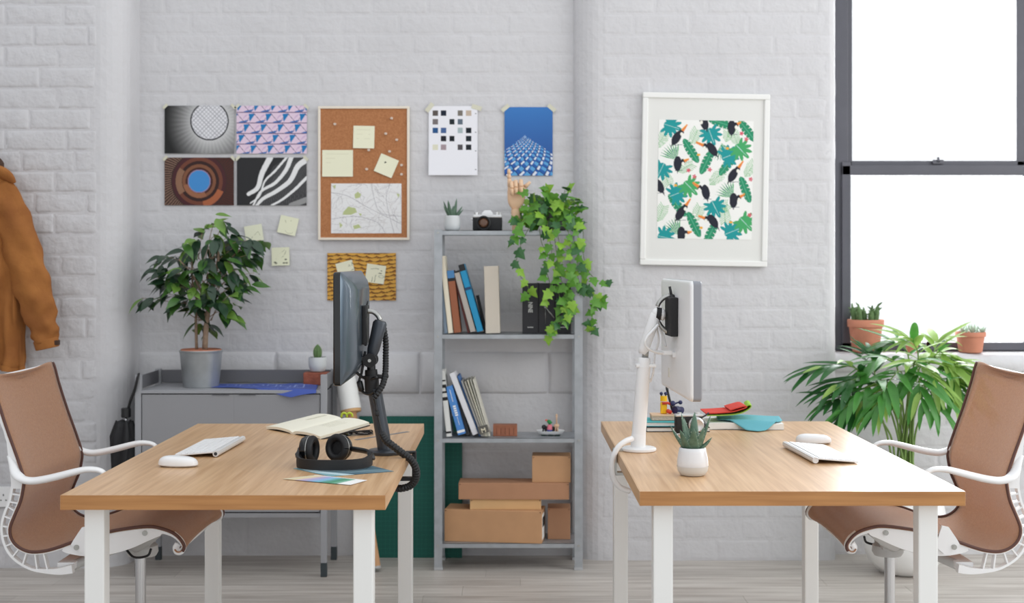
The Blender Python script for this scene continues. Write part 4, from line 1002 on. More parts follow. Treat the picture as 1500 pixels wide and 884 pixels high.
# paper tube, cutting mat
pt_ = thing('poster_tube', 'brown cardboard tube with white paper rolled round its upper end, leaning by the cabinet', 'tube', at(550, 838, 5.735)); o0 = Vector(pt_.location)
a_, b_ = at(550, 836, 5.735)-o0, at(505, 548, 5.93)-o0
d_ = (b_-a_); a_ = a_+Vector((0, 0, .010))
bm = BM(); tube(bm, [a_, a_+d_*.97], [.0225, .0225], 24); obj('tube', bm, KRAFT, pt_, smooth=True, autosm=40)
bm = BM(); tube(bm, [a_-d_.normalized()*.004, a_+d_.normalized()*.006], [.0235, .0235], 24); obj('end_cap', bm, mat('grey_plastic', (170, 170, 170), .5), pt_, smooth=True, autosm=40)
bm = BM(); tube(bm, [a_+d_*.80, a_+d_*1.0], [.046, .041], 28); obj('paper_roll', bm, PAPER, pt_, smooth=True, autosm=40)
bm = BM(); tube(bm, [a_+d_*.785, a_+d_*.80], [.043, .044], 28); obj('card_ring', bm, KRAFT2, pt_, smooth=True, autosm=40)
GM = mat('green_cutting_mat', (10, 92, 80), .65)
mt = thing('cutting_mat', 'large dark green cutting mat leaning against the wall behind the shelves', 'cutting mat', at(601, 818, 6.0))
mt.location.z = 0; Lm = .62; mt.rotation_euler = (0, 0, 0); ang = math.asin(.030/Lm)
RM = Matrix.Rotation(-ang, 4, 'X')
bm = BM(); box(bm, (0, 0, Lm/2), (.455, .003, Lm), .0005, seg=1); bmesh.ops.transform(bm, matrix=RM, verts=bm.verts); obj('sheet', bm, GM, mt)
bm = BM()
for k in range(1, 23): box(bm, (-.2275+.455*k/23, -.0016, Lm/2), (.0007, .0004, Lm-.02))
for k in range(1, 31): box(bm, (0, -.0016, Lm*k/31), (.435, .0004, .0007))
bmesh.ops.transform(bm, matrix=RM, verts=bm.verts); obj('grid_lines', bm, mat('pale_green_print', (28, 122, 106), .65), mt)['kind'] = 'stuff'
# ================================================================ steel shelf unit and its contents
sx0, sx1, sy0, sy1 = -.328, .298, 5.757, 5.975
su = thing('shelf_unit', 'galvanised steel shelf unit with four shelves against the back wall', 'shelf', ((sx0+sx1)/2, (sy0+sy1)/2, 0)); so_ = Vector(su.location)
ZS = [.113, .5575, .996, 1.4345]
W_, D_ = sx1-sx0, sy1-sy0
for sx in (-1, 1):
    for sy in (-1, 1):
        bm = BM(); x, y = sx*W_/2, sy*D_/2
        box(bm, (x-sx*.017, y-sy*.001, .7195), (.034, .002, 1.437), 0); box(bm, (x-sx*.001, y-sy*.014, .7195), (.002, .026, 1.437), 0)
        po = obj('post', bm, GALV, su)
        bm = BM(); b2(bm, (min(x+sx*.001, x-sx*.036), min(y+sy*.001, y-sy*.028), 0), (max(x+sx*.001, x-sx*.036), max(y+sy*.001, y-sy*.028), .012), .002); obj('foot_cap', bm, mat('pale_grey_foot', (176, 178, 180), .6), po)
for z in ZS:
    bm = BM(); th = .019
    box(bm, (0, 0, z-.0008), (W_-.005, D_-.005, .0016)); 
    for sy in (-1, 1): box(bm, (0, sy*(D_/2-.0035), z-th/2), (W_-.006, .002, th))
    for sx in (-1, 1): box(bm, (sx*(W_/2-.0035), 0, z-th/2), (.002, D_-.006, th))
    sh = obj('shelf', bm, GALV, su)
    for sx in (-1, 1): obj('bolt', cyl(BM(), (sx*(W_/2-.016), -D_/2-.004, z-.0095), (sx*(W_/2-.016), -D_/2, z-.0095), .0045, 10), STEEL, sh)
def book(label, blx, brx, tlx, tly, by, zs, cm, depth=.16, Y=5.785, text=None, band=None, group='books leaning on the steel shelves', bandcol=None, cat='book', pages=PAPER, spread=None):
    """spine faces the room; bottom left/right and top left pixels"""
    k = Y/F; th = (brx-blx)*k; ang = math.atan2((blx-tlx), (by-tly)); H = math.hypot(blx-tlx, by-tly)*k; th *= math.cos(ang)
    # lean about Y: top moves to the left when ang>0
    x_bl = (blx-750)*k; base = th*math.sin(ang) if ang < 0 else 0
    t = thing('book', label, cat, (x_bl, Y, zs+.0006+(th*math.sin(abs(ang)) if ang < 0 else 0)), 0, group)
    R = Matrix.Translation((0, 0, th*math.sin(ang) if ang > 0 else 0)) @ Matrix.Rotation(-ang, 4, 'Y')
    c = BM(); box(c, (.0011, depth/2, H/2), (.0022, depth, H), .0006, seg=1); box(c, (th-.0011, depth/2, H/2), (.0022, depth, H), .0006, seg=1)
    box(c, (th/2, .0012, H/2), (th, .0024, H), .0009, seg=2); bmesh.ops.transform(c, matrix=R, verts=c.verts); obj('cover', c, cm, t)
    p = BM(); box(p, (th/2, depth/2, H/2), (th-.0044, depth-.006, H-.007)); bmesh.ops.transform(p, matrix=R, verts=p.verts); obj('pages', p, pages, t)
    if band:
        for (z0, z1, m) in band:
            b = BM(); box(b, (th/2, -.0002, H*(z0+z1)/2), (th*.98, .0008, H*(z1-z0))); bmesh.ops.transform(b, matrix=R, verts=b.verts); obj('spine_band', b, m, t)
    if text:
        s, size, zc, m, turn = text
        M = R @ Matrix.Translation((th/2, -.0012, H*zc)) @ Matrix.Rotation(PI/2, 4, 'X') @ Matrix.Rotation(turn, 4, 'Z')
        text_mesh('lettering', s, size, m, t, M)
    return t
pap = lambda n, c, r=.55: mat(n, c, r)
WT = mat('white_print', (238, 238, 236), .6); SILV = mat('silver_print', (196, 196, 194), .4)
Z2 = ZS[2]; Z1 = ZS[1]
book('slim blue and white book leftmost on the second shelf', 651, 656, 642.5, 383, 489, Z2, pap('pale_blue_cover', (166, 186, 206)), Y=5.79, depth=.15)
book('tall slim cream book leaning at the left of the second shelf', 656.5, 664, 644, 376, 489, Z2, pap('cream_cover', (232, 222, 200)), Y=5.775, depth=.17)
book('brown spined book with a blue top band on the second shelf', 665, 675.5, 654.5, 397, 488, Z2, pap('brown_cover', (150, 88, 58)), band=[(.88, 1.0, pap('blue_band', (70, 126, 176))), (.83, .88, BLACKM)], Y=5.78, depth=.13)
book('slim dark red book behind the grey one on the second shelf', 685, 688.5, 663, 400, 488, Z2, pap('dark_red_cover', (112, 54, 50)), Y=5.80, depth=.14)
book('light grey book with a black top leaning on the second shelf', 689, 697.5, 664.5, 399, 488, Z2, pap('grey_cover', (176, 168, 160)), band=[(.97, 1.0, BLACKM)], Y=5.78, depth=.16)
book('bright blue book with a black top band on the second shelf', 699, 708.5, 671, 390, 488, Z2, pap('bright_blue_cover', (22, 140, 186)), band=[(.905, 1.0, BLACKM), (.62, .66, pap('navy_dot', (20, 60, 100)))], Y=5.778, depth=.17)
book('small black book hidden between the blue book and the beige file', 709.2, 713, 697, 434, 488, Z2, BLACKM, Y=5.84, depth=.10)
book('thick beige box file standing upright on the second shelf', 711.3, 733, 708.5, 390, 488.5, Z2, pap('beige_cloth', (205, 196, 182), .75), depth=.19, Y=5.78, cat='box file', group=None)
def binder(label, x0, x1, lab, name=None):
    k = 5.80/F; a, b = (x0-750)*k, (x1-750)*k; H = (488-414)*k
    t = thing('binder', label, 'binder', (a, 5.80, Z2+.0006), 0, 'black binders on the second shelf'); th = b-a
    c = BM(); box(c, (.002, .08, H/2), (.004, .16, H), .001, seg=1); box(c, (th-.002, .08, H/2), (.004, .16, H), .001, seg=1); box(c, (th/2, .003, H/2), (th, .006, H), .0028, seg=2); obj('cover', c, mat('black_cloth', (34, 33, 38), .6), t)
    obj('pages', box(BM(), (th/2, .083, H/2), (th-.009, .15, H-.01)), PAPER, t)
    if lab:
        c = BM()
        for i in range(5): box(c, (th/2-.010+.005*i, -.0004, H*.125), (.0036, .0008, .0042))
        obj('small_lettering', c, SILV, t)['kind'] = 'stuff'
    if name: text_mesh('lettering', name, .030, SILV, t, Matrix.Translation((th/2-.001, -.0008, H*.52)) @ Matrix.Rotation(PI/2, 4, 'X') @ Matrix.Rotation(-PI/2, 4, 'Z') @ Matrix.Diagonal((.66, .86, 1, 1)))
    return t
binder('black binder lettered NINE, leftmost of the three on the second shelf', 765.5, 788.5, True, 'NINE')
bn = binder('middle black binder with a cord toggle, half hidden by ivy', 789, 812.5, False)
bm = BM(); ball(bm, ((798.5-789)*5.8/F, -.004, .112), .005); tube(bm, [Vector(((799-789)*5.8/F, -.004, .112)), Vector(((812-789)*5.8/F, -.003, .066))], .0022, 6); tube(bm, [Vector(((799-789)*5.8/F, -.003, .11)), Vector(((799-789)*5.8/F, -.002, .04))], .0008, 5); obj('cord_toggle', bm, STEEL, bn, smooth=True)
binder('black binder rightmost of the three, mostly behind ivy leaves', 813, 836.5, True)
book('white and black speckled book leftmost on the third shelf', 654, 662, 643.5, 545, 641.5, Z1, pap('white_cover', (226, 226, 222)), band=[(.55, .60, BLACKM), (.66, .69, BLACKM), (.74, .79, BLACKM), (.84, .86, BLACKM), (.05, .08, BLACKM)], Y=5.775)
book('thick light blue book with white lettering on the third shelf', 671, 683, 651.5, 571, 641.5, Z1, pap('light_blue_cover', (76, 136, 204)), band=[(.04, .09, WT)], Y=5.775)
bb = [o for o in C.objects if o.name.startswith('book') and o.get('label', '').startswith('thick light blue')][0]
bm = BM()
ang = math.atan2(671-651.5, 641.5-571); RB = Matrix.Translation((0, 0, .012)) @ Matrix.Rotation(-ang, 4, 'Y')
for k in range(5): box(bm, (.0165, -.0006, .082+.0095*k), (.012, .001, .0066))
for k in range(12): box(bm, (.0165, -.0006, .142+.0045*k), (.003, .001, .003)); box(bm, (.0165, -.0006, .040+.003*k), (.0025, .001, .002))
bmesh.ops.transform(bm, matrix=RB, verts=bm.verts); obj('small_lettering', bm, WT, bb)['kind'] = 'stuff'
book('dark grey paperback between the two blue-edged books on the third shelf', 684, 689, 667, 580, 641, Z1, pap('dark_grey_cover', (84, 84, 84)), Y=5.82, depth=.12)
book('white spined book with a blue back board on the third shelf', 692.5, 701.5, 658, 551, 641, Z1, pap('white_spine', (224, 224, 228)), Y=5.775)
book('blue book pressed behind the white spined one on the third shelf', 702, 704.5, 670, 553, 641, Z1, pap('mid_blue_cover', (60, 110, 170)), Y=5.79)
for i, (a, b, tx, ty, cl, nm) in enumerate(((705, 708, 675, 560, (160, 158, 154), 'grey magazine leaning beside the blue edged book on the third shelf'), (708.2, 711, 680, 561, (176, 172, 160), 'taupe magazine second in the leaning bundle on the third shelf'), (711.2, 713.5, 684, 559, (212, 208, 190), 'cream magazine third in the leaning bundle on the third shelf'), (713.7, 716, 688, 558, (190, 188, 176), 'grey green magazine fourth in the leaning bundle on the third shelf'), (716.2, 718.5, 692, 558, (222, 218, 204), 'pale magazine fifth in the leaning bundle on the third shelf'))):
    book(nm, a, b, tx, ty, 641.5, Z1, pap('magazine_%d' % i, cl, .5), Y=5.775+.004*i, depth=.18, cat='magazine', group='magazines leaning on the third shelf')
lastb = [o for o in C.objects if o.get('label', '').startswith('cream magazine third')][0]
lb = thing('magazine_slipcase', 'dark label card marked M at the foot of the magazines', 'label card', at(703, 641.3, 5.765)); lb.location.z = Z1+.0008
RL = Matrix.Rotation(-.28, 4, 'Y')
bm = BM(); box(bm, (.021, 0, .021), (.043, .0012, .033)); bmesh.ops.transform(bm, matrix=RL, verts=bm.verts); 
for v in bm.verts: v.co.z += .009
obj('card', bm, mat('dark_label', (92, 90, 84), .7), lb)
text_mesh('lettering', 'M', .026, mat('pale_gold_print', (222, 214, 190), .6), lb, Matrix.Translation((.0, 0, .009)) @ RL @ Matrix.Translation((.021, -.0012, .017)) @ Matrix.Rotation(PI/2, 4, 'X'))
wb_ = thing('wooden_block', 'small reddish wooden block beside the magazines on the third shelf', 'wooden block', ((740-750)*5.82/F, 5.845, Z1)); obj('body', box(BM(), (0, 0, .0245), (.103, .06, .0475), .002), REDWOOD, wb_)
bm = BM()
for k in range(5): box(bm, (-.036+.018*k, -.0303, .021), (.0018, .0008, .03))
obj('grooves', bm, mat('dark_groove', (92, 50, 36), .8), wb_)['kind'] = 'stuff'
dish = thing('dish', 'small white oblong dish with slotted foot on the third shelf', 'dish', ((806.5-750)*5.84/F, 5.85, Z1))
bm = BM(); loft(bm, [[Vector((x, y, z)) for x, y in rrect(w_, h_, r, 5)] for w_, h_, r, z in ((.085, .05, .02, .0065), (.10, .062, .025, .008), (.118, .078, .03, .020), (.121, .081, .031, .022), (.117, .077, .03, .0215), (.10, .06, .024, .012))]); obj('bowl', bm, WHITEPLA, dish, smooth=True, autosm=50)
bm = BM()
for k in (-1, 0, 1): box(bm, (k*.03, 0, .0035), (.02, .045, .007), .001)
obj('foot', bm, mat('dark_green_foot', (30, 56, 50), .6), dish)
tz = Z1+.0125; to = Vector(((806.5-750)*5.84/F, 5.85, tz))
t1 = thing('toy_figure', 'tiny toy bird figure with green head and pink body in the white dish', 'toy', to+Vector((-.004, -.006, 0)))
bm = BM(); tube(bm, [Vector((0, 0, .003)), Vector((0, 0, .012)), Vector((.001, 0, .032)), Vector((.001, 0, .036))], [.008, .0115, .010, .006], 14); obj('body', bm, mat('pink_paint', (226, 124, 140), .4), t1, smooth=True)
bm = BM(); tube(bm, [Vector((0, 0, .0035)), Vector((0, 0, .013))], [.0105, .0119], 14); obj('trousers', bm, mat('blue_paint', (44, 84, 160), .4), t1, smooth=True, autosm=40)
bm = BM(); tube(bm, [Vector((.005, 0, .038)), Vector((-.002, 0, .047)), Vector((-.010, 0, .052))], [.009, .009, .005], 12); obj('head', bm, mat('green_paint', (36, 140, 70), .4), t1, smooth=True)
bm = BM(); tube(bm, [Vector((-.010, 0, .052)), Vector((-.019, 0, .054))], [.005, .003], 10); obj('beak', bm, mat('coral_paint', (236, 110, 96), .4), t1, smooth=True)
t2 = thing('toy_figure', 'black toy animal lying behind the toy bird in the white dish', 'toy', to+Vector((-.006, .012, 0)))
bm = BM(); tube(bm, [Vector((-.020, 0, .014)), Vector((-.005, 0, .016)), Vector((.02, 0, .014)), Vector((.038, 0, .010))], [.010, .010, .010, .006], 12); obj('body', bm, BLACK, t2, smooth=True)
bm = BM(); ball(bm, (-.022, -.002, .022), .0105); obj('head', bm, BLACK, t2, smooth=True)
for x in (-.024, -.012, .02, .032):
    bm = BM(); tube(bm, [Vector((x, -.004, .012)), Vector((x-.003, -.006, .0015))], [.004, .003], 8); obj('leg', bm, BLACK, t2, smooth=True)
t3 = thing('toy_figure', 'pale wooden long-necked toy standing in the white dish', 'toy', to+Vector((.026, -.004, 0)))
bm = BM(); ball(bm, (0, 0, .030), .011, 1.1, .7, .8); obj('body', bm, WOODL, t3, smooth=True)
bm = BM(); tube(bm, [Vector((0, 0, .032)), Vector((0, 0, .062)), Vector((0, 0, .07))], [.004, .003, .005], 10); ball(bm, (0, 0, .074), .006, .8, .6, 1); obj('neck', bm, WOODL, t3, smooth=True)
for x in (-.005, .005):
    bm = BM(); cyl(bm, (x, 0, .0005), (x*.8, 0, .026), .0028, 8); obj('leg', bm, WOODL, t3, smooth=True)
# cardboard boxes
def carton(label, x0, x1, yt, yb, Y, dep, m, rot=0, tag_end=False, z=None):
    k = Y/F; w_ = (x1-x0)*k; h_ = (yb-yt)*k; zb = EYE-(yb-381)*k if z is None else z
    t = thing('cardboard_box', label, 'box', ((x0+x1)/2*k-750*k, Y+dep/2, zb+.0006), rot, 'plain cardboard boxes on the bottom shelf')
    obj('carton', box(BM(), (0, 0, h_/2), (w_, dep, h_), .0018), m, t)
    obj('lid_flap', box(BM(), (0, .0005, h_-.0006), (w_-.001, dep-.004, .0022), .0008, seg=1), m, t)
    bm = BM(); 
    for sx in (-1, 1): box(bm, (sx*(w_/2-.006), -dep/2+.0006, h_-.005), (.005, .0025, .0035))
    obj('corner_slot', bm, mat('dark_slot', (92, 62, 44), .9), t)['kind'] = 'stuff'
    if tag_end:
        bm = BM(); box(bm, (w_/2+.0004, -.01, h_*.48), (.0008, dep*.6, h_*.8)); lb_ = obj('shipping_label', bm, PAPER, t, label='white shipping label')
        bm = BM()
        for i in range(12): box(bm, (w_/2+.001, -.04+.006*i, h_*.62), (.0008, .002+.0015*(i % 3), h_*.3))
        obj('bar_marks', bm, BLACKM, lb_)['kind'] = 'stuff'
    return t, zb+h_
Z0 = ZS[0]
bA, tA = carton('large long cardboard box at the front of the bottom shelf', 653, 797, 750, 797, 5.775, .14, KRAFT, -.13, True, z=Z0)
bE, tE = carton('small cardboard box behind the long one, right end of bottom shelf', 803, 836, 741, 786.5, 5.84, .12, KRAFT3, -.03, z=Z0)
bB, tB = carton('thin pale cardboard box lying on the large long box', 688.5, 793, 734.5, 749.5, 5.79, .10, KRAFT2, -.01, z=tA+.001)
bC, tC = carton('long flat dark cardboard box across the thin pale box', 672, 834, 710, 734, 5.78, .13, KRAFT3, -.015, z=tB+.001)
bD, tD = carton('cube shaped cardboard box on top of the pile, at its right end', 780, 836.5, 671, 709.5, 5.79, .12, KRAFT, -.03, z=tC+.001)
# top shelf
Z3 = ZS[3]
sp = succulent_pot((-.2555, 5.835, Z3), .86, 'small succulent in a pale concrete pot on top of the shelf unit', leaves=7, lh=.075, lw=.022, seed=9, two=False)
sl = thing('camera', 'black and silver film camera standing on top of the shelf unit', 'camera', ((714-750)*5.83/F, 5.845, Z3))
obj('body', box(BM(), (0, 0, .030), (.126, .034, .058), .006, seg=3), BLACKM, sl, smooth=True, autosm=50)
bm = BM(); box(bm, (0, 0, .0625), (.124, .034, .013), .004); loft(bm, [[Vector((x*s, y*s, z)) for x, y in ((-.024, -.018), (.024, -.018), (.024, .016), (-.024, .016))] for s, z in ((1, .066), (.92, .076), (.55, .088))]); obj('top_plate', bm, ALU, sl)
bm = BM(); lathe(bm, [(.031, 0), (.031, .012), (.0285, .014), (.0285, .032), (.030, .034), (.030, .042), (.026, .043), (.023, .036)], 32, (-.016, -.017, .033), (0, -1, 0)); obj('lens', bm, BLACK, sl, smooth=True, autosm=40)
bm = BM(); lathe(bm, [(.022, .037), (.012, .0395), (.001, .040)], 24, (-.016, -.017, .033), (0, -1, 0)); obj('lens_glass', bm, mat('amber_glass', (96, 66, 48), .1), sl, smooth=True)
bm = BM()
for x, r, h in ((-.048, .010, .010), (.040, .009, .012), (.054, .006, .008)): obj('dial', cyl(BM(), (x, 0, .068), (x, 0, .069+h), r, 16), ALU, sl, smooth=True, autosm=40)
obj('strap_lug', cyl(BM(), (-.062, 0, .05), (-.070, 0, .05), .005, 10), ALU, sl, smooth=True, autosm=40)
# wooden hand
hd = thing('wooden_hand', 'jointed pale wooden artist hand with one finger raised on the shelf unit', 'wooden hand', at(762, 337, 5.84)); o0 = Vector(hd.location); hd.location.z = Z3; dz_ = o0.z-Z3
H = lambda x, y, d=0: at(x, y, 5.84+d)-o0
bm = BM(); tube(bm, [H(758, 336.5), H(757, 325), H(755, 310), H(754.5, 305)], [.027, .023, .0205, .018], 20, flat=.8); obj('forearm', bm, WOODL, hd, smooth=True, autosm=60)
bm = BM(); pp = spline([H(754.5, 306), H(755, 299), H(756, 290), H(756.5, 280), H(756.5, 271), H(756.5, 267)], 16); rr = [.013, .018, .024, .029, .033, .0355, .037, .038, .0385, .0385, .038, .0375, .036, .033, .027, .018]
tube(bm, pp, rr, 22, flat=.42, ref=Vector((1, 0, 0))); obj('palm', bm, WOODL, hd, smooth=True)
def digit(nm, P, R):
    for a, b, r0, r1 in zip(P, P[1:], R, R[1:]):
        a, b = Vector(a), Vector(b); d = (b-a)*.06
        bm = BM(); tube(bm, [a+d*.2, a+d, a.lerp(b, .5), b-d, b-d*.2], [r0*.7, r0, (r0+r1)/2*1.04, r1, r1*.7], 12); obj(nm, bm, WOODL, hd, smooth=True)
digit('finger', [H(746.5, 273), H(746, 260, -.004), H(745.5, 254, -.005), H(745.5, 246, -.006)], [.0095, .0085, .0080, .0065])
for k, (x, yt) in enumerate(((749.5, 265), (755.5, 263.5), (763, 262.5))):
    digit('finger', [H(x, 273), H(x, yt, -.018), H(x+.3, yt+10, -.040), H(x+.6, 285-k, -.030)], [.0095, .0092, .0088, .0075])
digit('thumb', [H(764, 280), H(769, 273, -.006), H(777, 265, -.008)], [.010, .0088, .0062])

# ================================================================ ivy
IV1 = mat('ivy_green', (92, 150, 46), .45, var=.2, vscale=25, transl=.25); IV2 = mat('ivy_dark', (44, 96, 44), .42, var=.25, vscale=25); IV3 = mat('ivy_light', (140, 186, 62), .5, var=.12, vscale=25, transl=.25)
def ivy_mesh(m, s):
    out = [(0, 0), (.20, -.10), (.44, .02), (.34, .24), (.60, .40), (.32, .52), (.22, .72), (0, 1.08), (-.22, .72), (-.32, .52), (-.60, .40), (-.34, .24), (-.44, .02), (-.20, -.10)]
    bm = BM(); c0 = bm.verts.new((0, .28*s, .05*s)); mid = bm.verts.new((0, .68*s, .03*s)); V = [bm.verts.new((x*s, y*s, -.10*s*(x*x+(y-.4)**2)+.02*s)) for x, y in out]
    n = len(V)
    for k in range(n):
        a, b = V[k], V[(k+1) % n]
        if k in (5, 6): bm.faces.new((mid, a, b))
        elif k in (7, 8): bm.faces.new((mid, a, b))
        else: bm.faces.new((c0, a, b))
    bm.faces.new((c0, V[5], mid)); bm.faces.new((c0, mid, V[9]))
    bmesh.ops.recalc_face_normals(bm, faces=bm.faces)
    me = bpy.data.meshes.new('ivy_leaf'); bm.to_mesh(me); bm.free(); me.materials.append(m); return me
IM = [ivy_mesh(m, .050) for m in (IV1, IV2, IV3)]
ivp = at(812, 337, 5.865); ivp.z = Z3
iv = thing('potted_ivy', 'trailing ivy spilling over the right end of the shelf unit top', 'potted plant', ivp)
bm = BM(); lathe(bm, [(.045, .001), (.055, .01), (.062, .07), (.064, .085), (.060, .085), (.057, .07)], 28); obj('pot', bm, mat('dark_grey_pot', (78, 78, 76), .6), iv, smooth=True, autosm=50)
bm = BM(); lathe(bm, [(.058, .07), (.001, .078)], 20); obj('soil', bm, SOIL, iv)
STEM = mat('ivy_stem', (92, 110, 58), .7)
rn = random.Random(5)
def I(px, py, Y): return at(px, py, Y)-ivp
FY = 5.735
vines = [  # pixel points with depth, leaves per vine
 ([(800, 312, 5.85), (775, 318, 5.76), (757, 332, FY), (750, 350, FY), (744, 362, FY)], 7),
 ([(795, 315, 5.85), (778, 330, 5.75), (766, 352, FY), (757, 378, FY), (760, 400, FY), (772, 418, FY), (777, 432, FY)], 9),
 ([(805, 315, 5.85), (802, 335, 5.74), (808, 370, FY), (800, 392, FY), (806, 420, FY), (800, 445, FY)], 11),
 ([(815, 312, 5.85), (815, 335, 5.73), (822, 375, FY), (815, 410, FY), (822, 450, FY), (812, 475, FY), (800, 492, FY)], 16),
 ([(822, 312, 5.85), (830, 330, 5.73), (836, 370, 5.72), (832, 410, 5.72), (836, 445, 5.72), (832, 472, 5.72)], 18),
 ([(826, 312, 5.85), (842, 325, 5.74), (848, 360, 5.73), (846, 400, 5.73), (852, 425, 5.75)], 16),
 ([(826, 310, 5.85), (852, 330, 5.78), (854, 370, 5.76), (862, 398, 5.76), (878, 412, 5.76), (894, 412, 5.76)], 8),
 ([(850, 395, 5.76), (862, 425, 5.76), (872, 445, 5.76), (866, 470, 5.76), (864, 488, 5.76)], 11),
 ([(852, 420, 5.76), (872, 432, 5.76), (884, 440, 5.77), (880, 452, 5.77)], 5),
 ([(838, 440, 5.72), (828, 465, 5.72), (815, 478, 5.72), (800, 484, 5.72)], 7),
 ([(810, 330, 5.74), (818, 390, 5.73), (826, 430, 5.72), (826, 462, 5.72)], 10),
 ([(790, 335, 5.745), (795, 360, FY), (812, 385, FY), (830, 400, FY)], 6),
]
nleaf = 0
for P, n in vines:
    pts = spline([I(*p) for p in P], 36)
    bm = BM(); tube(bm, pts, .0014, 5); obj('vine', bm, STEM, iv, smooth=True)
    for k in range(n):
        i = min(35, int((k+.8)/n*34)+1); p = pts[i]
        d = Vector((rn.gauss(0, .7), -.25+rn.gauss(0, .25), -.75+rn.gauss(0, .45))); up = Vector((rn.gauss(0, .35), -1, rn.gauss(.25, .3)))
        q = rn.random(); off = Vector((rn.gauss(0, .007), -abs(rn.gauss(0, .010))-.003, rn.gauss(0, .006)))
        inst('leaf', IM[0 if q < .45 else (1 if q < .72 else 2)], iv, orient(p+off, d, up, rn.uniform(.62, 1.05))); nleaf += 1
petioles = BM()
for k in range(96):                                    # bushy crown over the pot
    a = rn.uniform(0, 2*PI); rr_ = rn.random()**.6
    px = 806+50*rr_*math.cos(a); py = 309-33*abs(rr_)*abs(math.sin(a))*1.0+rn.uniform(-4, 26)
    if py < 276: py = 276+rn.uniform(0, 6)
    Yc = 5.865+rn.uniform(-.11, .05)
    if py > 333: Yc = 5.735
    p = I(px, py, Yc); d = Vector((math.cos(a)*.8+rn.gauss(0, .4), -.4+rn.gauss(0, .4), rn.gauss(-.05, .5)-.15)); up = Vector((rn.gauss(0, .4), -.8, .6+rn.gauss(0, .3)))
    q = rn.random(); inst('leaf', IM[0 if q < .45 else (1 if q < .75 else 2)], iv, orient(p, d, up, rn.uniform(.75, 1.15)))
    c0 = Vector((rn.uniform(-.03, .03), rn.uniform(-.03, .03), .075)); tube(petioles, spline([c0, c0.lerp(p, .5)+Vector((0, 0, .02)), p], 6), .0011, 4)
o = obj('crown_stems', petioles, STEM, iv, smooth=True); o['kind'] = 'stuff'

# ================================================================ palm in a white bowl
pp_ = Vector(((1326-750)*5.70/F, 5.72, 0))
pm = thing('potted_palm', 'leafy green palm in a rounded white planter below the window', 'potted plant', pp_)
bm = BM(); lathe(bm, [(.07, .0005), (.10, .006), (.145, .05), (.170, .12), (.176, .19), (.166, .27), (.150, .325), (.146, .33), (.142, .325), (.145, .28)], 44); obj('planter', bm, mat('white_glaze', (238, 238, 236), .3), pm, smooth=True, autosm=60)
bm = BM(); lathe(bm, [(.150, .285), (.05, .295), (.001, .30)], 28); obj('soil', bm, SOIL, pm, smooth=True)
PG1 = mat('palm_green', (74, 138, 58), .34, var=.18, vscale=14, transl=.30); PG2 = mat('palm_dark', (48, 104, 50), .34, var=.2, vscale=14, transl=.25); PG3 = mat('palm_light', (150, 186, 92), .4, var=.12, vscale=14, transl=.35)
def strap_leaf(m, Ln, Wd, bend):
    bm = BM(); n = 7; R = []
    for i in range(n+1):
        s = i/n; wv = Wd*.5*(min(1, s*4+.15))*(1-s**2.2)**.8+.0004; z = -bend*Ln*s**1.8; y = Ln*(s-.25*bend*s**3)
        R.append([bm.verts.new((-wv, y, z+wv*.35)), bm.verts.new((0, y, z)), bm.verts.new((wv, y, z+wv*.35))])
    for a, b in zip(R, R[1:]): bm.faces.new((a[0], a[1], b[1], b[0])); bm.faces.new((a[1], a[2], b[2], b[1]))
    bmesh.ops.recalc_face_normals(bm, faces=bm.faces)
    me = bpy.data.meshes.new('palm_leaflet'); bm.to_mesh(me); bm.free(); me.materials.append(m); me.polygons.foreach_set('use_smooth', [True]*len(me.polygons)); return me
PMs = [[strap_leaf(m, .185, .036, b) for b in (.12, .32)] for m in (PG1, PG2, PG3)]
rn = random.Random(21)
def Q(px, py, Y=5.72): return at(px, py, Y)-pp_
fronds = [  # stem via, base of blade, tip direction pixel, depth of tip, leaflets, tone, length
 ((1300, 640), (1262, 548), (1185, 545), 5.60, 15, 1, .95), ((1305, 640), (1255, 585), (1205, 600), 5.50, 12, 1, .8),
 ((1315, 620), (1300, 560), (1235, 600), 5.42, 14, 0, 1.0), ((1320, 600), (1320, 545), (1280, 600), 5.38, 14, 0, 1.0),
 ((1330, 600), (1340, 530), (1350, 590), 5.40, 14, 0, 1.0), ((1335, 590), (1370, 520), (1400, 545), 5.62, 14, 2, 1.0),
 ((1340, 600), (1385, 540), (1430, 560), 5.68, 13, 0, .95), ((1330, 580), (1330, 520), (1300, 505), 5.80, 12, 0, .85),
 ((1345, 620), (1390, 585), (1440, 600), 5.62, 12, 1, .9),
 ((1340, 590), (1365, 525), (1380, 498), 5.84, 13, 2, .9), ((1310, 620), (1285, 560), (1272, 520), 5.80, 11, 1, .8),
 ((1318, 610), (1305, 566), (1285, 598), 5.44, 12, 2, .85), ((1336, 600), (1352, 565), (1372, 600), 5.45, 12, 0, .9),
 ((1322, 590), (1310, 530), (1262, 548), 5.62, 13, 0, .95), ((1345, 590), (1374, 540), (1418, 552), 5.60, 14, 2, 1.1), ((1338, 580), (1352, 530), (1398, 534), 5.70, 13, 2, 1.0), ((1312, 610), (1275, 560), (1215, 575), 5.52, 14, 1, 1.0), ((1330, 585), (1328, 535), (1370, 560), 5.50, 13, 2, 1.0), ((1338, 585), (1378, 545), (1412, 585), 5.55, 13, 0, .95), ((1318, 600), (1290, 578), (1240, 612), 5.50, 12, 1, .9), ((1334, 580), (1345, 525), (1332, 500), 5.66, 12, 2, .9),
]
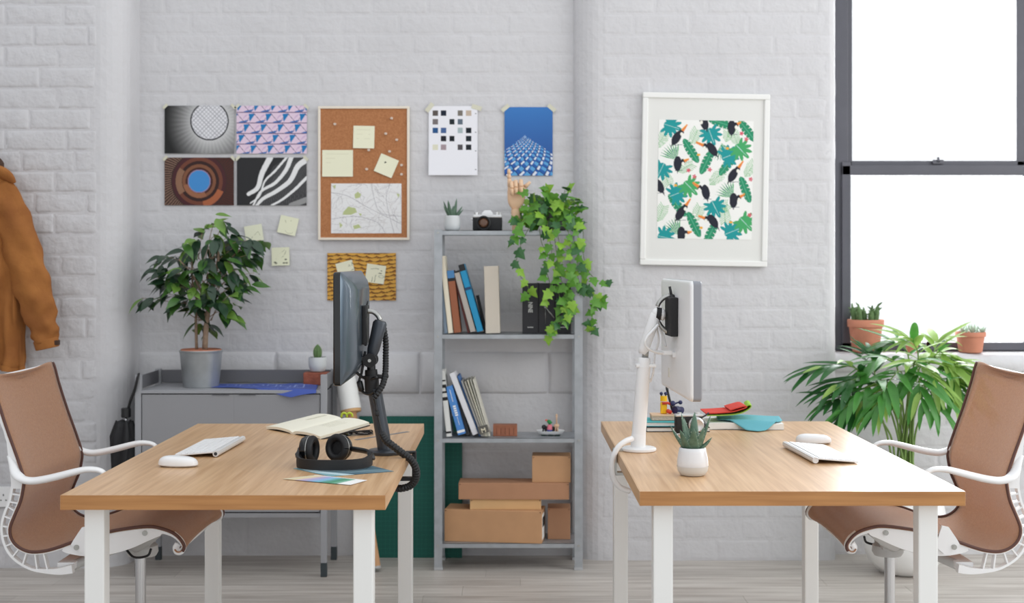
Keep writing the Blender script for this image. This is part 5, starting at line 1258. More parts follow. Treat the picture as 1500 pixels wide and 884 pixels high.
for via, b0, tp_, Yt, n, tone, ls_ in fronds:
    s0 = Vector((rn.uniform(-.05, .05), rn.uniform(-.05, .05), .295)); pB = Q(b0[0], b0[1], (5.72+Yt)/2); pT = Q(tp_[0], tp_[1], Yt)
    pts = spline([s0, Q(via[0], via[1], 5.72), pB, pB.lerp(pT, .55)+Vector((0, 0, .025)), pT], 40)
    bm = BM(); tube(bm, pts, [.0052-.0001*i for i in range(40)], 6); obj('stem', bm, mat('palm_stem', (126, 158, 82), .5), pm, smooth=True)
    for k in range(n):
        f = k/(n-1); i = int(17+f*22); i = min(i, 39); p = pts[i]; t = (pts[min(i+1, 39)]-pts[i-1]).normalized()
        side = t.cross(Vector((0, 0, 1)));
        if side.length < .1: side = Vector((1, 0, 0))
        side.normalize(); sg = 1 if k % 2 else -1; sprd = 1.0-.75*f
        d = t*(.55+.6*f)+side*sg*sprd+Vector((0, 0, rn.gauss(.06, .16))); 
        inst('leaflet', PMs[tone if rn.random() < .75 else rn.randrange(3)][rn.random() < .6], pm, orient(p, d, Vector((0, -.25, 1)), ls_*rn.uniform(.75, 1.05)*(.75+.5*math.sin(f*PI))))
# ================================================================ pots on the sill
def clay_pot(name, label, px, yb, yt, wt, wb_px, Y, rim=True, z=.8955):
    k = Y/F; t = thing(name, label, 'potted plant', ((px-750)*k, Y, z)); h = (yb-yt)*k; rt, rb = wt*k/2, wb_px*k/2
    bm = BM()
    prof = [(rb*.95, .0005), (rb, .003)]+([(rt*.90, h*.76), (rt*.985, h*.78), (rt, h*.97), (rt*.97, h), (rt*.9, h*.99), (rt*.86, h*.86)] if rim else [(rt, h*.96), (rt*.97, h), (rt*.92, h*.99), (rt*.88, h*.86)])
    lathe(bm, prof, 36); obj('pot', bm, TERRA, t, smooth=True, autosm=45)
    bm = BM(); lathe(bm, [(rt*.88, h*.88), (.001, h*.92)], 24); obj('soil', bm, SOIL, t); return t, h, rt
p1, h1, r1 = clay_pot('potted_cactus', 'clumping green cactus in a large terracotta pot, left on the sill', 1268, 516, 468, 53, 38, 6.13)
rn = random.Random(3)
for k in range(9):
    a = rn.uniform(0, 2*PI); r_ = rn.uniform(0, .6)*r1; hh = rn.uniform(.045, .085); c = Vector((math.cos(a)*r_, math.sin(a)*r_, h1*.88)); ln = Vector((math.cos(a)*.3*r_/r1, math.sin(a)*.2, 1)).normalized()
    bm = BM(); tube(bm, [c+ln*hh*s for s in (0, .2, .55, .85, 1)], [.011, .014, .013, .009, .002], 9); obj('stem', bm, CACT, p1, smooth=True)
    for j in range(7):
        b = rn.uniform(0, 2*PI); q = c+ln*hh*rn.uniform(.3, 1); d = Vector((math.cos(b), math.sin(b), .6)); bm = BM(); tube(bm, [q, q+d*.012, q+d*.022], [.005, .004, .001], 5); obj('leaf', bm, CACT, p1, smooth=True)
p2_, h2, r2 = clay_pot('potted_succulent', 'tiny seedling succulent in a small clay pot, middle of the sill', 1336, 514, 500, 20, 15, 6.12)
PALE = mat('pale_succulent', (150, 178, 146), .5, var=.15, vscale=60); LSUC = leaf_mesh('succulent_leaf', .035, .016, PALE, -.2, .2)
for k in range(12):
    a = k*2.4; inst('leaf', LSUC, p2_, orient(Vector((0, 0, h2*.9+.0025*k)), Vector((math.cos(a), math.sin(a), .3+.08*k)), Vector((0, 0, 1)), rn.uniform(.7, 1.1)))
bm = BM(); cyl(bm, (0, 0, h2*.9), (0, 0, h2*.9+.035), .002, 6); obj('stem', bm, PALE, p2_)
gj = thing('glass_jar', 'small clear glass jar standing behind the tiny seedling pot', 'jar', ((1345-750)*6.17/F, 6.17, .8955)); bm = BM(); lathe(bm, [(.05, .001), (.052, .004), (.052, .045), (.050, .045), (.050, .006), (.001, .005)], 28); obj('jar', bm, GLASS, gj, smooth=True, autosm=40)
p3_, h3, r3 = clay_pot('potted_succulent', 'pale rosette succulents in a low terracotta bowl, right on the sill', 1421.5, 514, 484, 44, 33, 6.12)
LS2 = leaf_mesh('rosette_leaf', .048, .014, mat('silver_green', (188, 206, 188), .55), -.25, .25)
for c in ((-.035, 0), (.03, .01), (0, -.025), (.05, -.01), (-.01, .03)):
    for k in range(9):
        a = k*2.4+c[0]*50; inst('leaf', LS2, p3_, orient(Vector((c[0], c[1], h3*.9)), Vector((math.cos(a), math.sin(a), .5+.16*k)), Vector((0, 0, 1)), rn.uniform(.7, 1.05)))
# ================================================================ things on the walls
WY = WM-.0075                                             # just proud of the painted bricks
def px_size(x0, x1, y0, y1, Y=WY): k = Y/F; return (x1-x0)*k, (y1-y0)*k
def pin_up(name, label, cat, cv, x0, x1, y0, y1, Y=WY, rot=0, group=None, curl=None, dy=0.0):
    w_, h_ = px_size(x0, x1, y0, y1, Y-dy); c = at((x0+x1)/2, (y0+y1)/2, Y-dy)
    t = thing(name, label, cat, c, 0, group)
    print_sheet('sheet', cv, w_, h_, t, Matrix.Rotation(rot, 4, 'Y'), curl); return t, w_, h_
def tape(t, x, z, a, w_=.045, h_=.016):
    bm = BM(); box(bm, (x, -.0009, z), (w_, .0006, h_), 0, Matrix.Rotation(a, 4, 'Y')); obj('tape', bm, TAPE, t)
def shade(c, rgb): c.a = np.clip(c.a, 0, 255); return c
# four photographs
def ph_dome():
    c = Cv(154, 105); x, y = c.x/1.54, c.y/1.54; cx, cy = 64.5, 22; r = np.hypot(x-cx, y-cy); th = np.arctan2(y-cy, x-cx)
    g = np.clip(205-3.0*(r-26)-.9*np.maximum(0, cx-10-x)*1.2, 36, 215)+16*np.sin(th*46)*np.clip((r-26)/20, 0, 1)*np.clip((60-r)/30, 0, 1); c.a[:] = g[..., None]
    d = r < 26; c.a[d] = (226, 226, 230); k = d & ((np.abs(((x+y) % 6)-3) < .8) | (np.abs(((x-y) % 6)-3) < .8)); c.a[k] = (176, 176, 182); c.a[(np.abs(r-26.6) < 1.0)] = (60, 60, 64); return c
def ph_tri():
    c = Cv(154, 105, (226, 204, 222)); p = 37.0; h = 23.0
    for r in range(-1, 6):
        for k in range(-2, 7):
            x0 = k*p-r*11+10; y0 = r*h-8
            c.poly([(x0-9, y0+3), (x0+5, y0+3), (x0-7, y0+h-2)], (36, 120, 180)); c.poly([(x0+5, y0+h-1), (x0+22, y0+h-1), (x0+29, y0+h-7), (x0+12, y0+h-4)], (52, 116, 184)); c.poly([(x0+20, y0+6), (x0+29, y0+3), (x0+13, y0+h-6)], (206, 178, 208))
            c.line([(x0, y0), (x0+20, y0+h)], 1.1, (92, 72, 108)); c.line([(x0, y0), (x0+p, y0)], 1.3, (120, 96, 126)); c.line([(x0+p, y0), (x0+20, y0+h)], .9, (130, 110, 140))
    return c
def ph_ring():
    c = Cv(154, 105); x, y = c.x, c.y; r = np.hypot(x-77, y-52); th = np.arctan2(y-52, x-77)
    c.a[:] = np.array((62, 44, 40)); s = (np.sin(th*90+r*.25) > .2) & (r > 62); c.a[s & (x < 60)] = (132, 104, 88); c.a[s & (x >= 60)] = (84, 44, 38)
    for r0, r1, q in ((52, 60, (74, 40, 44)), (44, 52, (112, 66, 52)), (36, 44, (56, 36, 34)), (30, 37, (128, 84, 62)), (24, 30, (70, 40, 36))): c.a[(r >= r0) & (r < r1)] = q
    m = (r > 44) & (r < 58) & (np.abs(th-.9) < .5); c.a[m] = (168, 98, 66); m = (r > 26) & (r < 36) & (np.abs(th-2.0) < .9); c.a[m] = (150, 100, 74); m = (r > 38) & (r < 52) & (np.abs(np.abs(th)-PI) < .6); c.a[m] = (140, 104, 82)
    c.a[(r < 24.5)] = (70, 140, 204); c.a[np.abs(r-24.5) < 1] = (150, 130, 160); return c
def ph_wave():
    c = Cv(154, 105, (46, 46, 48)); W = (232, 232, 232)
    def band(P, w0, w1, q):
        P = spline([(*p, 0) for p in P], 30)
        for i in range(29): c.line([(P[i].x, P[i].y), (P[i+1].x, P[i+1].y)], w0+(w1-w0)*i/29, q)
    c.poly([(40, 104), (60, 60), (80, 20), (110, 0), (154, 0), (154, 105)], (66, 66, 68))
    for k in range(26): band([(55+k*5, 105), (62+k*4.4, 80), (80+k*4, 50), (100+k*4, 10)], .8, .8, (98, 98, 100))
    band([(26, 80), (46, 66), (56, 34), (74, 0)], 8, 13, W); band([(30, 100), (50, 84), (62, 52), (84, 30), (110, 0)], 3, 5, W); band([(36, 105), (54, 74), (84, 56), (108, 28), (120, 0)], 4, 10, W)
    band([(44, 105), (58, 90), (90, 72), (118, 50), (134, 20), (152, 6)], 6, 13, W); band([(76, 105), (100, 92), (130, 68), (154, 44)], 4, 7, W); band([(120, 105), (154, 92)], 12, 12, (150, 150, 150)); return c
gp = 'architecture photographs taped in a block of four'
for nm, cvf, x0, x1, y0, y1 in (('grey photograph of a round latticed dome, upper left of the taped four', ph_dome, 241, 343, 155, 225), ('photograph of pink and blue triangular facade, upper right of the taped four', ph_tri, 346.5, 449.5, 155, 225),
                                ('dark brown photograph of a round opening with blue sky, lower left of the taped four', ph_ring, 241, 342.5, 231, 301), ('black and white photograph of wavy balconies, lower right of the taped four', ph_wave, 347, 449, 231, 301)):
    t, w_, h_ = pin_up('photo_print', nm, 'photograph', cvf(), x0, x1, y0, y1, group=gp)
    for sx in (-1, 1):
        tape(t, sx*(w_/2-.003), h_/2-.003, sx*.78, .026, .012)
# blue tower poster
def tower():
    c = Cv(106, 152); u, v = c.x/106, c.y/152; c.a = np.array((62, 122, 190))*(1-v[..., None]*.55)+np.array((30, 44, 110))*(v[..., None]*.55)
    ap = (45, 63); roof = (c.y-ap[1]) > np.abs(c.x-ap[0])*np.where(c.x < ap[0], .76, .66); d = np.maximum(1, c.y-ap[1]+10)
    a = (c.x-ap[0])/d*3.4; b = np.log(d)*3.4; p1, p2 = a+b, b-a; f1, f2 = p1 % 1, p2 % 1
    c.a[roof] = (44, 96, 172); c.a[roof & (f1 > .45) & (f2 < .6)] = (96, 164, 216); c.a[roof & (f1 < .35) & (f2 > .35)] = (222, 228, 240); c.a[roof & ((f1 < .09) | (f2 < .09))] = (34, 50, 104); return c
t, w_, h_ = pin_up('poster', 'blue poster of a lattice glass tower against blue sky', 'poster', tower(), 739, 809.5, 157, 257.5)
for sx in (-1, 1): tape(t, sx*(w_/2-.004), h_/2-.004, sx*.7, .04, .018)
# swatch sheet
def swatch():
    c = Cv(108, 153, (236, 236, 241)); q = {(0, 0): (92, 84, 80), (1, 0): (24, 34, 50), (3, 0): (122, 116, 108), (4, 0): (196, 178, 160), (0, 1): (120, 112, 112), (2, 1): (30, 40, 46), (3, 1): (96, 110, 124), (0, 2): (40, 84, 134), (1, 2): (72, 100, 148), (3, 2): (168, 184, 186), (4, 2): (18, 28, 38),
      (1, 3): (30, 30, 40), (2, 3): (20, 28, 34), (4, 3): (28, 38, 46), (0, 4): (220, 218, 196), (1, 4): (164, 146, 152), (3, 4): (84, 80, 84), (4, 4): (34, 38, 44)}
    for (i, j), col in q.items(): c.put((np.abs(c.x-(15+i*18.2)) < 5.8) & (np.abs(c.y-(16+j*18.8)) < 6.0), col)
    for k in range(4): c.ell(103.5, 17+k*41, 1.3, 1.3, (120, 120, 124))
    return c
t, w_, h_ = pin_up('colour_chart', 'white sheet of small grey, blue and beige colour squares', 'colour chart', swatch(), 628, 699.5, 155.5, 257, curl=lambda u, v: -.014*(1-v)**3*(1-.3*u)-.0)
for sx in (-1, 1): tape(t, sx*(w_/2-.004), h_/2-.006, sx*.9 if sx < 0 else .3, .045, .02)
# cork board
ck = thing('cork_board', 'cork notice board in a thin pale wood frame', 'notice board', at(533.3, 254, WY-.004)); w_, h_ = px_size(466.5, 600, 156.5, 352); ko = Vector(ck.location)
CORK = mat('cork', (186, 128, 84), .85, rgb2=(164, 106, 66), vscale=160, bump=.2, bscale=300)
obj('cork_sheet', box(BM(), (0, -.004, 0), (w_-.018, .010, h_-.018)), CORK, ck)
FRW = mat('pale_frame_wood', (232, 222, 206), .5); ft = .0105
for c, s in (((0, -.006, h_/2-ft/2), (w_, .018, ft)), ((0, -.006, -h_/2+ft/2), (w_, .018, ft)), ((-w_/2+ft/2, -.006, 0), (ft, .018, h_-2*ft)), ((w_/2-ft/2, -.006, 0), (ft, .018, h_-2*ft))): obj('frame_bar', box(BM(), c, s, .0015), FRW, ck)
KY = ko.y-.0095
def note(label, cx, cy, wp, hp, rot, draw=None, Y=KY, base=(234, 233, 206), curl=.004, cat='note', name='sticky_note'):
    k = Y/F; c = Cv(max(20, int(wp*1.6)), max(20, int(hp*1.6)), base)
    if draw: draw(c)
    t = thing(name, label, cat, at(cx, cy, Y-.0008)); print_sheet('sheet', c, wp*k, hp*k, t, Matrix.Rotation(rot, 4, 'Y'), lambda u, v: -curl*(1-v)**2); return t
faint = (214, 212, 184); dark = (70, 74, 62)
def d_faint(c):
    for k in range(3): c.line([(6, 10+k*10), (c.W-8, 9+k*10)], .9, faint)
note('square cream note pinned at the top of the cork board', 533, 201, 31, 33, .02, d_faint)
note('largest cream note, at the left of the cork board', 494.5, 239.5, 45, 39, 0, d_faint)
def d_floral(c):
    for x, y in ((18, 17), (28, 17), (17, 26), (30, 28)): c.ell(x, y, 3.6, 2.8, dark, .6); c.line([(x, y+2), (x-1, y+6)], 1.2, dark)
note('tilted cream note with four small dark marks on the cork board', 566, 243, 28, 28, .40, d_floral)
def mapdraw():
    c = Cv(168, 118, (232, 232, 232)); r = np.random.default_rng(12)
    for k in range(150):
        x, y = r.uniform(0, 168), r.uniform(0, 118); a = r.uniform(0, 6.28); n = 7; P = []
        for j in range(n): P.append((x, y)); a += r.normal(0, .45); x += 6*math.cos(a); y += 5*math.sin(a)
        c.line(P, .9, (214, 212, 211) if k % 3 else (188, 186, 188))
    for P in ([(30, 66), (42, 55), (58, 58), (62, 68), (48, 74), (28, 74)], [(56, 26), (64, 20), (72, 26), (68, 34), (58, 36)], [(52, 100), (66, 96), (72, 104), (56, 108)], [(4, 6), (12, 4), (10, 14)], [(156, 24), (164, 26), (160, 34)], [(20, 92), (28, 98), (22, 106)], [(66, 70), (74, 72), (70, 78)]): c.poly(P, (186, 196, 142))
    for P in ([(0, 22), (40, 30), (90, 58), (168, 96)], [(96, 0), (104, 40), (120, 70), (168, 78)], [(140, 0), (132, 40), (150, 118)], [(0, 84), (60, 78), (110, 92), (130, 118)]): c.line([(p.x, p.y) for p in spline([(*q, 0) for q in P], 20)], 1.2, (176, 174, 178))
    return c
mpt = thing('street_map', 'pale street map with green patches pinned low on the cork board', 'map', at(536.5, 305.5, KY-.0008)); k = KY/F; print_sheet('sheet', mapdraw(), 103*k, 73*k, mpt)
PINM = mat('clear_pale_plastic', (214, 196, 180), .25)
for px, py, lb in ((491, 182, 'pale push pin alone at the upper left of the cork board'), (574, 173.5, 'pale push pin nearest the top right corner of the cork board'), (565.5, 196, 'pale push pin right of the top square note'), (581.5, 205, 'pale push pin near the right edge, level with the top square note'), (571, 222, 'pale push pin just above the tilted note'), (588.5, 242, 'pale push pin right of the tilted note, upper of two'), (588.5, 255.5, 'pale push pin right of the tilted note, lower of two'), (540.5, 220, 'pale push pin just below the top square note'), (537.5, 248, 'pale push pin between the largest and the tilted note')):
    t = thing('push_pin', lb, 'pin', at(px, py, KY-.0006), 0, 'pale push pins in the cork board')
    bm = BM(); lathe(bm, [(.0055, 0), (.0055, .0015), (.003, .003), (.003, .009), (.0052, .0115), (.0052, .013), (.001, .0135)], 12, (0, 0, 0), (-.1, -1, -.05)); obj('head', bm, PINM, t, smooth=True, autosm=40)
# scale patterned print
def scales():
    c = Cv(160, 112, (206, 150, 66)); 
    yy = c.y+3*np.sin(c.x/23.)
    row = np.floor(yy/9.2); u = ((c.x+5*np.sin(row*2.1)+row*11.5) % 23)/23; v = (yy % 9.2)/9.2
    e = v-(.42+.55*np.sqrt(np.clip(1-(2*u-1)**2, 0, 1))); 
    c.a = np.array((216, 164, 74))+(v[..., None]-.5)*np.array((18, 14, 6)); c.put((e > 0), (168, 108, 44)); c.put(np.abs(e) < .13, (92, 60, 36)); c.put(((v < .12) & (np.abs(u-.5) > .2)), (120, 76, 40)); return c
t, w_, h_ = pin_up('patterned_print', 'golden brown print of overlapping scale pattern below the cork board', 'print', scales(), 479.5, 580, 371, 440.5, WY-.001)
def d_txt(c):
    for P in ([(14, 16), (18, 11), (20, 16)], [(28, 14), (30, 8), (32, 14)], [(36, 14), (38, 6), (41, 14), (44, 12)], [(16, 27), (22, 25), (28, 26)], [(31, 24), (36, 22), (42, 23), (46, 20)]): c.line(P, 1.2, (120, 122, 104))
def d_pipe(c):
    for k in (0, 6): c.line([(16+k, 40), (17+k, 24), (20+k, 17+k*.6), (28, 13+k), (36, 13+k)], 1.3, (110, 114, 98))
    c.line([(10, 12), (22, 9), (32, 11)], 1.2, (128, 130, 112)); c.ell(36, 26, 7, 3, (176, 178, 158)); c.ell(36, 26, 5, 1.8, (232, 232, 204))
note('tilted cream note on the scale print, half behind the black monitor', 506, 394, 25, 21, -.26, d_txt, WY-.002, (232, 230, 204))
note('cream note with a curved sketch, right on the scale print', 550, 401.5, 28, 27, .14, d_pipe, WY-.002, (232, 230, 204))
def d_a(c):
    c.line([(c.x.max()*.3, 10), (18, 20), (16, 32), (24, 38), (34, 36), (37, 24), (34, 12)], 1.0, (176, 178, 152)); c.line([(26, 8), (24, 22), (18, 20)], 1.2, (160, 162, 138)); c.line([(30, 14), (28, 30)], 1.0, (170, 172, 148))
note('pale sticky note with a scribbled loop, upper right of the three by the fig tree', 422, 330.5, 27, 26, .22, d_a, WY, (230, 231, 204))
def d_b(c):
    c.line([(22, 10), (14, 30)], 1.2, (160, 162, 138)); c.line([(30, 8), (24, 22)], 1.0, (186, 188, 160)); c.line([(20, 24), (30, 16), (34, 26)], 1.0, (186, 188, 160))
note('pale sticky note half hidden behind the fig tree leaves', 372, 342, 26, 24, -.16, d_b, WY, (230, 231, 206))
def d_c(c):
    for P in ([(10, 28), (16, 18), (26, 10), (30, 6)], [(22, 20), (30, 16), (33, 8)], [(20, 24), (28, 20)]): c.line(P, 1.2, (140, 142, 120))
    for x, y in ((8, 34), (10, 36), (32, 28), (28, 36), (34, 36)): c.ell(x, y, 3, 1.6, (110, 112, 96))
note('pale sticky note with a small machine sketch, lowest of the three by the fig tree', 411, 376, 26, 26.5, -.03, d_c, WY, (230, 231, 204))
# framed print on the right pier
def jungle():
    c = Cv(225, 283, (240, 240, 236)); T = lambda x, y: ((x-110)/2, (y-153)/2)
    TE, GR, G2, LG, BK, OR = (32, 150, 152), (44, 142, 104), (72, 166, 104), (138, 190, 140), (38, 40, 52), (232, 132, 70)
    def fern(cx, cy, ang, L_=40, q=LG, n=9, w_=1.5):
        d = np.array((math.cos(ang), math.sin(ang))); p = np.array((-d[1], d[0]))
        for i in range(n):
            s = np.array((cx, cy))+d*L_*(i/n-.5)
            for sg in (-1, 1): e = s+d*9+p*sg*(14-abs(i-n/2)); c.line([tuple(s), tuple(e)], w_, q)
        c.line([tuple(np.array((cx, cy))-d*L_/2), tuple(np.array((cx, cy))+d*L_/2)], 1.2, q)
    def fan(cx, cy, ang, R=44, q=GR):
        for k in range(9): 
            a = ang+(k-4)*.17; c.poly([(cx, cy), (cx+R*.6*math.cos(a-.06), cy+R*.6*math.sin(a-.06)), (cx+R*math.cos(a), cy+R*math.sin(a)), (cx+R*.6*math.cos(a+.06), cy+R*.6*math.sin(a+.06))], q if k % 2 else G2)
    def monst(cx, cy, ang, R=29, q=TE):
        for k in range(9):
            a = ang+(k-4)*.55; r = R*(1-.04*abs(k-4)); ex, ey = cx+r*.62*math.cos(a), cy+r*.62*math.sin(a); c.ell(ex, ey, r*.46, r*.165, q, a)
        c.ell(cx, cy, R*.45, R*.40, q, ang); c.line([(cx-R*.5*math.cos(ang), cy-R*.5*math.sin(ang)), (cx+R*.8*math.cos(ang), cy+R*.8*math.sin(ang))], 1, (190, 224, 220))
    def banana(cx, cy, ang, L_=66, W_=26, q=GR):
        d = np.array((math.cos(ang), math.sin(ang))); p = np.array((-d[1], d[0]))
        c.ell(cx, cy, L_*.5, W_*.42, q, ang)
        for i in range(6):
            s = np.array((cx, cy))+d*L_*((i+.8)/7-.5); wv = W_*.5
            for sg in (-1, 1): c.poly([tuple(s+d*3+p*sg*wv*.35), tuple(s+d*7+p*sg*wv*1.1), tuple(s+d*3+p*sg*wv*1.15)], (240, 240, 236))
        c.line([tuple(np.array((cx, cy))-d*L_/2), tuple(np.array((cx, cy))+d*L_/2)], 1.2, (104, 186, 150))
    def bird(x, y, bx, by, tilt):
        x, y = T(x, y); bx, by = T(bx, by); d = np.array((bx-x, by-y)); sg = 1 if d[0] > 0 else -1; a = math.atan2(-d[1]*.9, d[0]*.5)
        h = np.array((x, y))+d*.45; c.ell(x, y, 9.5, 18, BK, tilt); c.poly([(x-4-tilt*10, y+8), (x+4-tilt*10, y+8), (x-tilt*28, y+24)], BK); c.ell(h[0], h[1], 6, 6.5, BK); c.ell(h[0]+sg*1.0, h[1]+5, 3.6, 4.5, (240, 238, 228))
        e = np.array((bx, by)); n = e-h; n = n/np.hypot(*n); p = np.array((-n[1], n[0]))
        c.poly([tuple(h+n*4+p*4), tuple(h+n*4-p*4), tuple(e-p*2.5), tuple(e+p*1.0)], OR); c.line([tuple(h+n*4-p*3*sg), tuple(e-p*1.8*sg)], 1.2, (240, 186, 70))
        c.line([(x-6, y+17), (x+14, y+16)], 1.0, (60, 70, 90))
    for x, y, a in ((280, 235, -1.2), (120, 255, -1), (385, 430, -.8), (440, 215, -1.3), (150, 430, 1.2), (430, 600, 1.5), (128, 600, -1.2), (300, 600, -1.2), (470, 230, -2), (545, 385, -1), (240, 380, -.5), (410, 570, -.5)): fern(*T(x, y), a)
    for x, y, a in ((200, 345, -2.2), (470, 520, -2.3), (215, 700, -2.2), (410, 262, 1.3)): fan(*T(x, y), a)
    for x, y, a, q in ((265, 300, 1.0, GR), (340, 350, 2.0, GR), (530, 200, .9, GR), (525, 480, 1.2, GR), (285, 650, 1.1, GR), (365, 690, 2.0, GR), (405, 165, .3, GR), (440, 360, 2.2, GR), (205, 560, .9, GR)): banana(*T(x, y), a, q=q)
    for x, y, a in ((160, 182, .3), (355, 215, 1.2), (435, 325, -.4), (128, 385, 2), (195, 508, -.4), (380, 560, 1.1), (455, 685, -.4), (140, 712, .2)): monst(*T(x, y), a)
    for x, y, a in ((495, 285, .8), (255, 465, .8), (520, 632, .8)): monst(*T(x, y), a, 29, G2)
    for x, y, bx, by, tl in ((195, 240, 246, 176, .5), (203, 362, 256, 340, 0), (365, 290, 288, 258, -.6), (455, 185, 500, 160, 0), (465, 412, 514, 345, .5), (338, 495, 276, 450, -.2), (470, 532, 524, 502, 0), (220, 598, 268, 528, .5), (375, 632, 304, 608, -.6), (226, 696, 276, 686, 0), (325, 165, 300, 140, -.3), (118, 470, 90, 440, -.5)): bird(x, y, bx, by, tl)
    for x, y in ((503, 213), (525, 240), (255, 393), (283, 422), (355, 388), (550, 430), (548, 600)):
        px, py = T(x, y)
        for k in range(5): c.ell(px+3*math.cos(k*1.26), py+3*math.sin(k*1.26), 2.6, 1.6, (214, 92, 108), k*1.26)
    for x, y in ((437, 285), (302, 318), (195, 465), (460, 636), (320, 665)): c.ell(*T(x, y), 4, 3, (236, 172, 62))
    return c
FY_ = WR-.010; fr = thing('framed_print', 'white framed print of black birds and tropical leaves hung beside the window', 'framed picture', at(1032, 263.5, FY_))
w_, h_ = px_size(939.5, 1125.5, 137, 389.5, FY_); RT = Matrix.Rotation(.018, 4, 'Y'); WF = mat('white_frame', (236, 236, 233), .45); ft = .024
for c, s in (((0, -.008, h_/2-ft/2), (w_, .024, ft)), ((0, -.008, -h_/2+ft/2), (w_, .024, ft)), ((-w_/2+ft/2, -.008, 0), (ft, .024, h_-2*ft)), ((w_/2-ft/2, -.008, 0), (ft, .024, h_-2*ft))):
    bm = BM(); box(bm, c, s, .004); bmesh.ops.transform(bm, matrix=RT, verts=bm.verts); obj('frame_bar', bm, WF, fr)
bm = BM(); box(bm, (0, -.010, 0), (w_-2*ft+.004, .004, h_-2*ft+.004)); bmesh.ops.transform(bm, matrix=RT, verts=bm.verts); obj('mount_board', bm, mat('off_white_mount', (226, 226, 222), .7), fr)
k = FY_/F; print_sheet('print', jungle(), 138.5*k, 173.5*k, fr, RT @ Matrix.Translation((.0015, -.0130, -.0005)))
# ================================================================ jacket on the left pier
JK = mat('rust_brown_canvas', (168, 108, 50), .85, rgb2=(140, 84, 36), vscale=9, bump=.5, bscale=22); JD = mat('dark_brown_lining', (70, 48, 36), .85)
JY = WL-.10; jp = at(-50, 262, JY); jk = thing('jacket', 'rust brown canvas jacket hanging on the left wall', 'jacket', jp)
J = lambda x, y, d=0: at(x, y, JY+d)-jp
ks = JY/F
rr = random.Random(2); ph = [rr.uniform(0, 6.28) for _ in range(8)]
rings = []
for i in range(40):
    s = i/39; py = 240+s*300
    hw = np.interp(py, [240, 256, 275, 300, 350, 430, 500, 528, 540], [44, 58, 70, 76, 78, 82, 86, 87, 84]); dp = np.interp(py, [240, 275, 350, 540], [.045, .062, .072, .078])
    R = []
    for a in np.linspace(0, 2*PI, 73)[:-1]:
        ca, sa = math.cos(a), math.sin(a); x = math.copysign(abs(ca)**.8, ca)*hw*ks; y = math.copysign(abs(sa)**.7, sa)*dp
        f = (.013*math.sin(7*a+ph[0]+s*3)+.010*math.sin(13*a+ph[1]-s*5)+.008*math.sin(s*26+4*a+ph[2])+.006*math.sin(23*a+s*11))*min(1, s*3)
        if sa < 0: y += f-.004*math.sin(s*40+9*a)
        R.append(J(-50, py)+Vector((x*(1+f*.5), y, .004*math.sin(a*5+ph[3])*s)))
    rings.append(R)
bm = BM(); loft(bm, rings); obj('body', bm, JK, jk, smooth=True)
bm = BM(); loft(bm, [[Vector((q.x*1.01, q.y*1.03, q.z+.018+dz)) for q in rings[-1]] for dz in (0, -.012, -.024)], cap=False); obj('hem', bm, JK, jk, smooth=True)
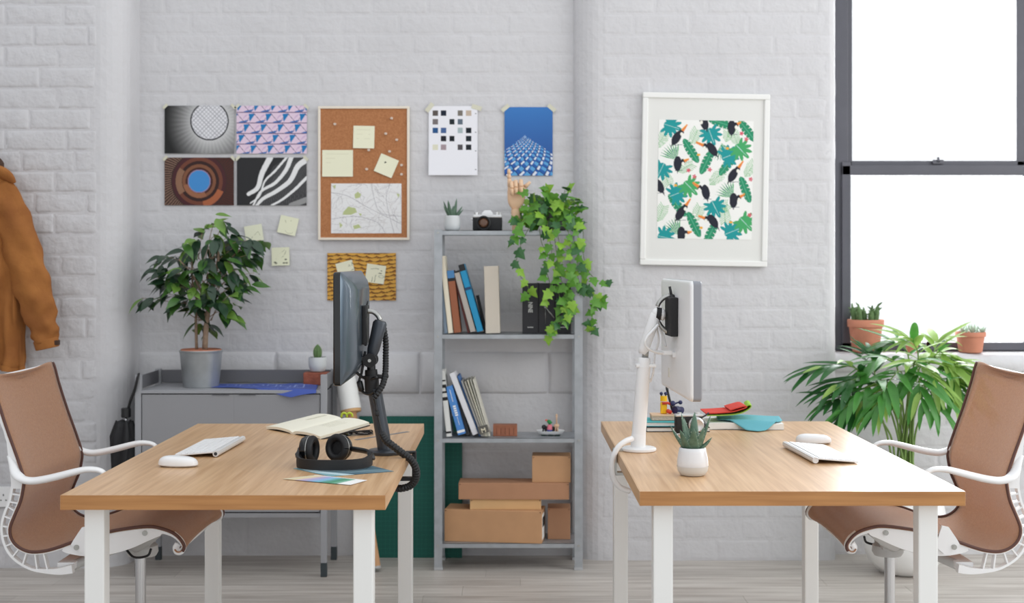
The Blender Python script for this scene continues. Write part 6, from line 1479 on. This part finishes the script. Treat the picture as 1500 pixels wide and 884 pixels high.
for sd in (1, -1):
    cl = [(-2, 272, .0, 20), (8, 296, -.005, 24), (20, 328, -.012, 26), (33, 368, -.02, 27), (46, 412, -.026, 27.5), (56, 450, -.028, 25), (63, 480, -.028, 21), (68, 502, -.026, 17.5)]
    P = [J(-50+sd*(x+50), y, d-.012) for x, y, d, r in cl]; pts = spline(P, 44); rs = [np.interp(i/43*7, range(8), [c[3] for c in cl])*ks for i in range(44)]
    bm = BM(); R = []
    for i, p in enumerate(pts):
        t = (pts[min(i+1, 43)]-pts[max(i-1, 0)]).normalized(); x, y = frame_axes(t, Vector((1, 0, 0))); s = i/43
        R.append([p+(x*math.cos(a)*(1+.05*math.sin(3*a+s*9))+y*math.sin(a)*.62*(1+.10*math.sin(4*a+s*14+ph[4])))*rs[i]*(1+.07*math.sin(s*38+2*a+ph[5])*(.4+s)+.05*math.sin(s*61-3*a+ph[6])*s) for a in np.linspace(0, 2*PI, 41)[:-1]])
    loft(bm, R); obj('sleeve', bm, JK, jk, smooth=True)
    bm = BM(); e = pts[-1]; t = (pts[-1]-pts[-4]).normalized(); tube(bm, [e-t*.014, e-t*.010, e+t*.024, e+t*.026], [rs[-1]*1.0, rs[-1]*1.06, rs[-1]*1.0, rs[-1]*.9], 24, flat=.7, ref=Vector((1, 0, 0))); cf = obj('cuff', bm, JK, jk, smooth=True, autosm=50)
    bm = BM(); q = e+Vector((sd*rs[-1]*.95, -.008, .0)); box(bm, q, (.016, .03, .02), .003); obj('cuff_tab', bm, JD, cf)
bm = BM(); tube(bm, spline([J(-78, 250, -.03), J(-50, 258, -.06), J(-14, 250, -.04), J(0, 240, -.01), J(-26, 230, .03), J(-70, 230, .03)], 40), .016, 10, flat=1.5); obj('collar', bm, JD, jk, smooth=True)
bm = BM(); tube(bm, spline([J(-14, 246, -.02), J(0, 251, -.035), J(12, 259, -.035), J(20, 268, -.02)], 20), [.010+.010*math.sin(i/19*PI) for i in range(20)], 10, flat=1.6); obj('shoulder_flap', bm, JK, jk, smooth=True)
hk = thing('coat_hook', 'steel coat hook holding the jacket on the left wall', 'hook', at(-50, 226, WL-.006)); bm = BM(); box(bm, (0, -.003, 0), (.03, .006, .05), .002); tube(bm, spline([Vector((0, -.005, -.01)), Vector((0, -.05, -.02)), Vector((0, -.07, .0)), Vector((0, -.07, .015))], 14), .005, 8); obj('hook', bm, STEEL, hk, smooth=True, autosm=40)
# socket
sk = thing('wall_socket', 'white double power socket low on the left wall behind the chair', 'socket', at(4, 728, WL-.0085)); w_, h_ = .146, .086
obj('plate', box(BM(), (-.03, -.003, 0), (w_, .010, h_), .003), WHITEPLA, sk)
for sx in (-1, 1):
    bm = BM()
    for a, b in ((0, .014), (-.011, -.008), (.011, -.008)): box(bm, (-.03+sx*.036+a, -.0085, b-.006), (.006, .002, .004) if a else (.004, .002, .008))
    obj('pin_holes', bm, BLACKM, sk); obj('switch', box(BM(), (-.03+sx*.014, -.009, .022), (.010, .004, .016), .001), WHITEPLA, sk)
